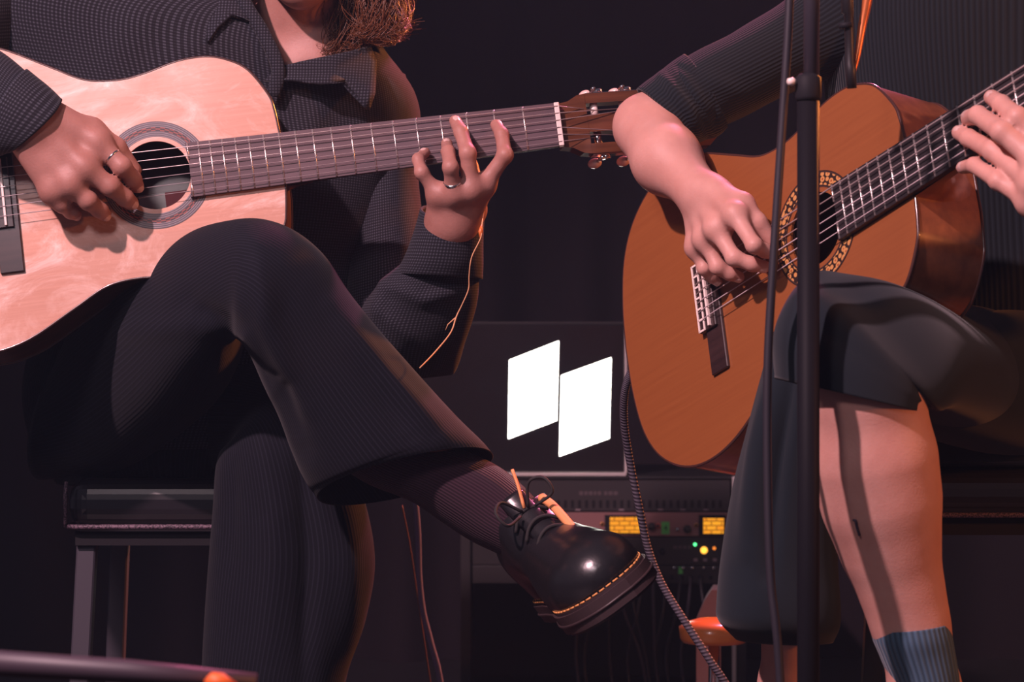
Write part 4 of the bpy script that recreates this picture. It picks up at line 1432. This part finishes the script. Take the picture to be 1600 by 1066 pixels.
e1 = unit('vent_panel', 748, 799, M('vent_face', (0.025, 0.022, 0.026), .5), 'dark slotted rack panel right under the display', 'panel')
for k in range(34):
    x = 760 + k * 11
    pbox('slot', x, x + 5, 782, 794, YR - .0045, YR - .0038, m_dark, e1)
for x0, x1 in ((905, 911), (913, 918), (920, 926), (928, 932), (934, 939), (944, 949), (951, 957), (959, 965)):
    pbox('faint_print', x0, x1, 768, 774, YR - .0046, YR - .004, M('dim_print', (0.09, .07, .08), .6) if x0 == 905 else bpy.data.materials['dim_print'], e1)
for x in (903, 971, 1032, 1067, 1103): pbox('marker', x - 4, x + 4, 796, 798, YR - .006, YR - .004, m_print, e1)
e2 = unit('audio_processor', 801, 838, m_face, 'brown-faced rack device with two glowing amber screens', 'device')
pbox('screen_bezel', 945, 1008, 805, 836, YR - .006, YR - .004, m_dark, e2)
pbox('amber_screen', 953, 1004, 808.5, 833, YR - .007, YR - .006, m_amber, e2)
pbox('screen_bezel', 1092, 1134, 805, 837, YR - .006, YR - .004, m_dark, e2)
pbox('amber_screen', 1099, 1131, 810, 834, YR - .007, YR - .006, m_amber, e2)
knob(1018, 823, 6.5, m_black, e2); knob(1074, 827, 6.5, m_black, e2); knob(1058, 827, 3, m_chrome, e2)
knob(1028, 822, 5, M('red_ring', (0.5, 0.12, 0.10), .5), e2, name='jack', dep=.004); knob(1028, 822, 2.6, m_dark, e2, YR - .008, 'jack_hole', .001)
for x, y in ((941, 819), (1088, 821)):
    knob(x, y, 4, M('brass_screw', (0.45, 0.22, 0.08), .4, metal=.6) if x == 941 else bpy.data.materials['brass_screw'], e2, name='screw', dep=.002); knob(x, y, 2, m_dark, e2, YR - .006, 'screw_slot', .0006)
tp_ = pbox('tape', 1033.5, 1046, 815.5, 835, YR - .0052, YR - .004, m_green_tape, e2)
tp_['label'] = 'green tape with a handwritten figure'
cu = bpy.data.curves.new('digit', 'FONT'); cu.body = '4'; cu.size = .014; cu.extrude = .0002; cu.align_x = 'CENTER'; cu.align_y = 'CENTER'
dg = bpy.data.objects.new('handwritten_digit', cu); dg.location = W(1040, 825.5, YR - .0056); dg.rotation_euler = (PI / 2, 0, 0); COL.objects.link(dg)
bpy.context.view_layer.update()
dm = bpy.data.meshes.new_from_object(dg.evaluated_get(bpy.context.evaluated_depsgraph_get()))
dmx = dg.matrix_basis.copy(); bpy.data.objects.remove(dg)
dg = bpy.data.objects.new('handwritten_digit', dm); dg.matrix_basis = dmx; COL.objects.link(dg); dm.materials.clear(); dm.materials.append(m_dark); keep(dg, tp_)
e3 = unit('preamplifier', 840, 883, m_black, 'black rack device with small green and amber lights', 'device')
knob(1086, 851, 2.6, m_led_g, e3, name='green_light', dep=.003); knob(1100, 860, 5.5, m_led_a, e3, name='amber_light', dep=.004); knob(1116, 857, 2.6, m_led_o, e3, name='orange_light', dep=.003)
for x in (1087, 1102, 1117): pbox('button', x - 3, x + 3, 873, 877.5, YR - .008, YR - .004, m_print, e3)
for x0, x1 in ((1052, 1058), (1060, 1065), (1067, 1073), (1075, 1080)): pbox('faint_print', x0, x1, 853, 858, YR - .0046, YR - .004, bpy.data.materials['dim_print'], e3)
for x in (965, 990, 1015, 1035): knob(x, 862, 5, m_rubber, e3)
e4 = unit('patch_bay', 884, 912, m_black, 'black patch bay with cables plugged along its front', 'patch bay')
for x in (1053, 1067, 1081, 1099, 1115): knob(x, 887.5, 2.8, m_chrome, e4, name='jack', dep=.006)
pbox('tape', 1060, 1067, 886, 897, YR - .0075, YR - .006, m_green_tape, e4)
for k in range(16): knob(900 + k * 15, 902, 3.6, m_rubber, e4, name='jack', dep=.006)
ORD = ('first thin', 'second thin', 'third thin', 'fourth thin', 'fifth thin', 'sixth thin', 'seventh thin', 'eighth thin', 'ninth thin', 'tenth thin', 'eleventh thin')
for k, x in enumerate((905, 930, 950, 965, 985, 1002, 1020, 1040, 1062, 1078, 1095)):
    x2 = x + rng.uniform(-25, 45)
    cable(ORD[k] + ' patch cable from the left drooping below the patch bay', [W(x, 902, YR - .010), W(x, 915, YR - .03), W(x * .7 + x2 * .3, 960, YR - .05), W(x2, 1030, YR - .04), (W(x2 + 10, 0, YR)[0], YR - .05, .012)], .0026, m_braid if k % 3 == 0 else m_cable, 'patch_cable', 'patch cables below the rack')
# orange-topped stool leg thing: small round orange seat on a steel pole
so = empty('orange_stool', (W(1120, 0, .55)[0], .60, 0))
tag(so, 'orange round seat on a steel pole behind the skirt hem', 'stool')
m_orange = M('orange_lacquer', (0.85, 0.27, 0.07), .28, coat=.5)
cx_, cy_ = W(1120, 0, .6)[0], .6
zt_ = W(0, 967, .6)[2]; zb_ = W(0, 1004, .6)[2]
rr = 55 * (3.6) * S / 3
V, F, uv = tube_geo([(0, 0, zb_), (0, 0, zb_ + .006), (0, 0, zb_ + .022), (0, 0, zt_ - .004), (0, 0, zt_)], [rr * .88, rr * .97, rr, rr * .72, rr * .45], 40); mesh_obj('seat', V, F, m_orange, so)
V, F, uv = tube_geo([(0, 0, .02), (0, 0, zb_)], .008, 12); mesh_obj('pole', V, F, m_chrome, so)
V, F, uv = tube_geo([(0, 0, 0), (0, 0, .01), (0, 0, .02)], [.13, .12, .012], 32); mesh_obj('base', V, F, m_black, so)
# pale folded card behind it
bm = bmesh.new()
P = [W(1088, 968, 1.2), W(1101, 938, 1.2), W(1112, 922, 1.2), W(1124, 922, 1.2), W(1124, 1120, 1.2), W(1088, 1120, 1.2)]
a = [bm.verts.new(p) for p in P]; b = [bm.verts.new(p + [.01, .09, 0]) for p in P]
bm.faces.new(a); bm.faces.new(b[::-1])
for i in range(6): bm.faces.new((a[i], b[i], b[(i + 1) % 6], a[(i + 1) % 6]))
bmesh.ops.recalc_face_normals(bm, faces=bm.faces[:])
tag(bm_obj('plastic_case', bm, M('mauve_plastic', (0.42, 0.28, 0.36), .5)), 'pale mauve plastic case standing behind the orange seat', 'case')
# blurred tube across the lower left corner
bo = empty('boom_stand', tuple(W(-60, 1040, -1.25)))
tag(bo, 'out-of-focus black boom tube with orange tip low in the corner', 'stand')
V, F, uv = tube_geo([W(-260, 1020, -1.25), W(200, 1050, -1.25), W(400, 1068, -1.25)], [.0095, .0085, .007], 20); keep(mesh_obj('boom_tube', V, F, M('purple_black_tube', (0.05, 0.035, 0.05), .5)), bo)
V, F, uv = tube_geo([W(322, 1066, -1.26), W(332, 1064, -1.265), W(345, 1066, -1.265), W(368, 1074, -1.26)], [.002, .0058, .0062, .003], 14); keep(mesh_obj('orange_tip', V, F, M('orange_plastic', (0.85, .16, .03), .5)), bo)
V, F, uv = tube_geo([W(-255, 1020, -1.25), (W(-255, 0, -1.25)[0], -1.25, .015)], .009, 14); keep(mesh_obj('stand_tube', V, F, m_pole), bo)
V, F, uv = tube_geo([(W(-255, 0, -1.25)[0], -1.25, 0), (W(-255, 0, -1.25)[0], -1.25, .012), (W(-255, 0, -1.25)[0], -1.25, .02)], [.12, .11, .01], 32); keep(mesh_obj('round_base', V, F, m_black), bo)
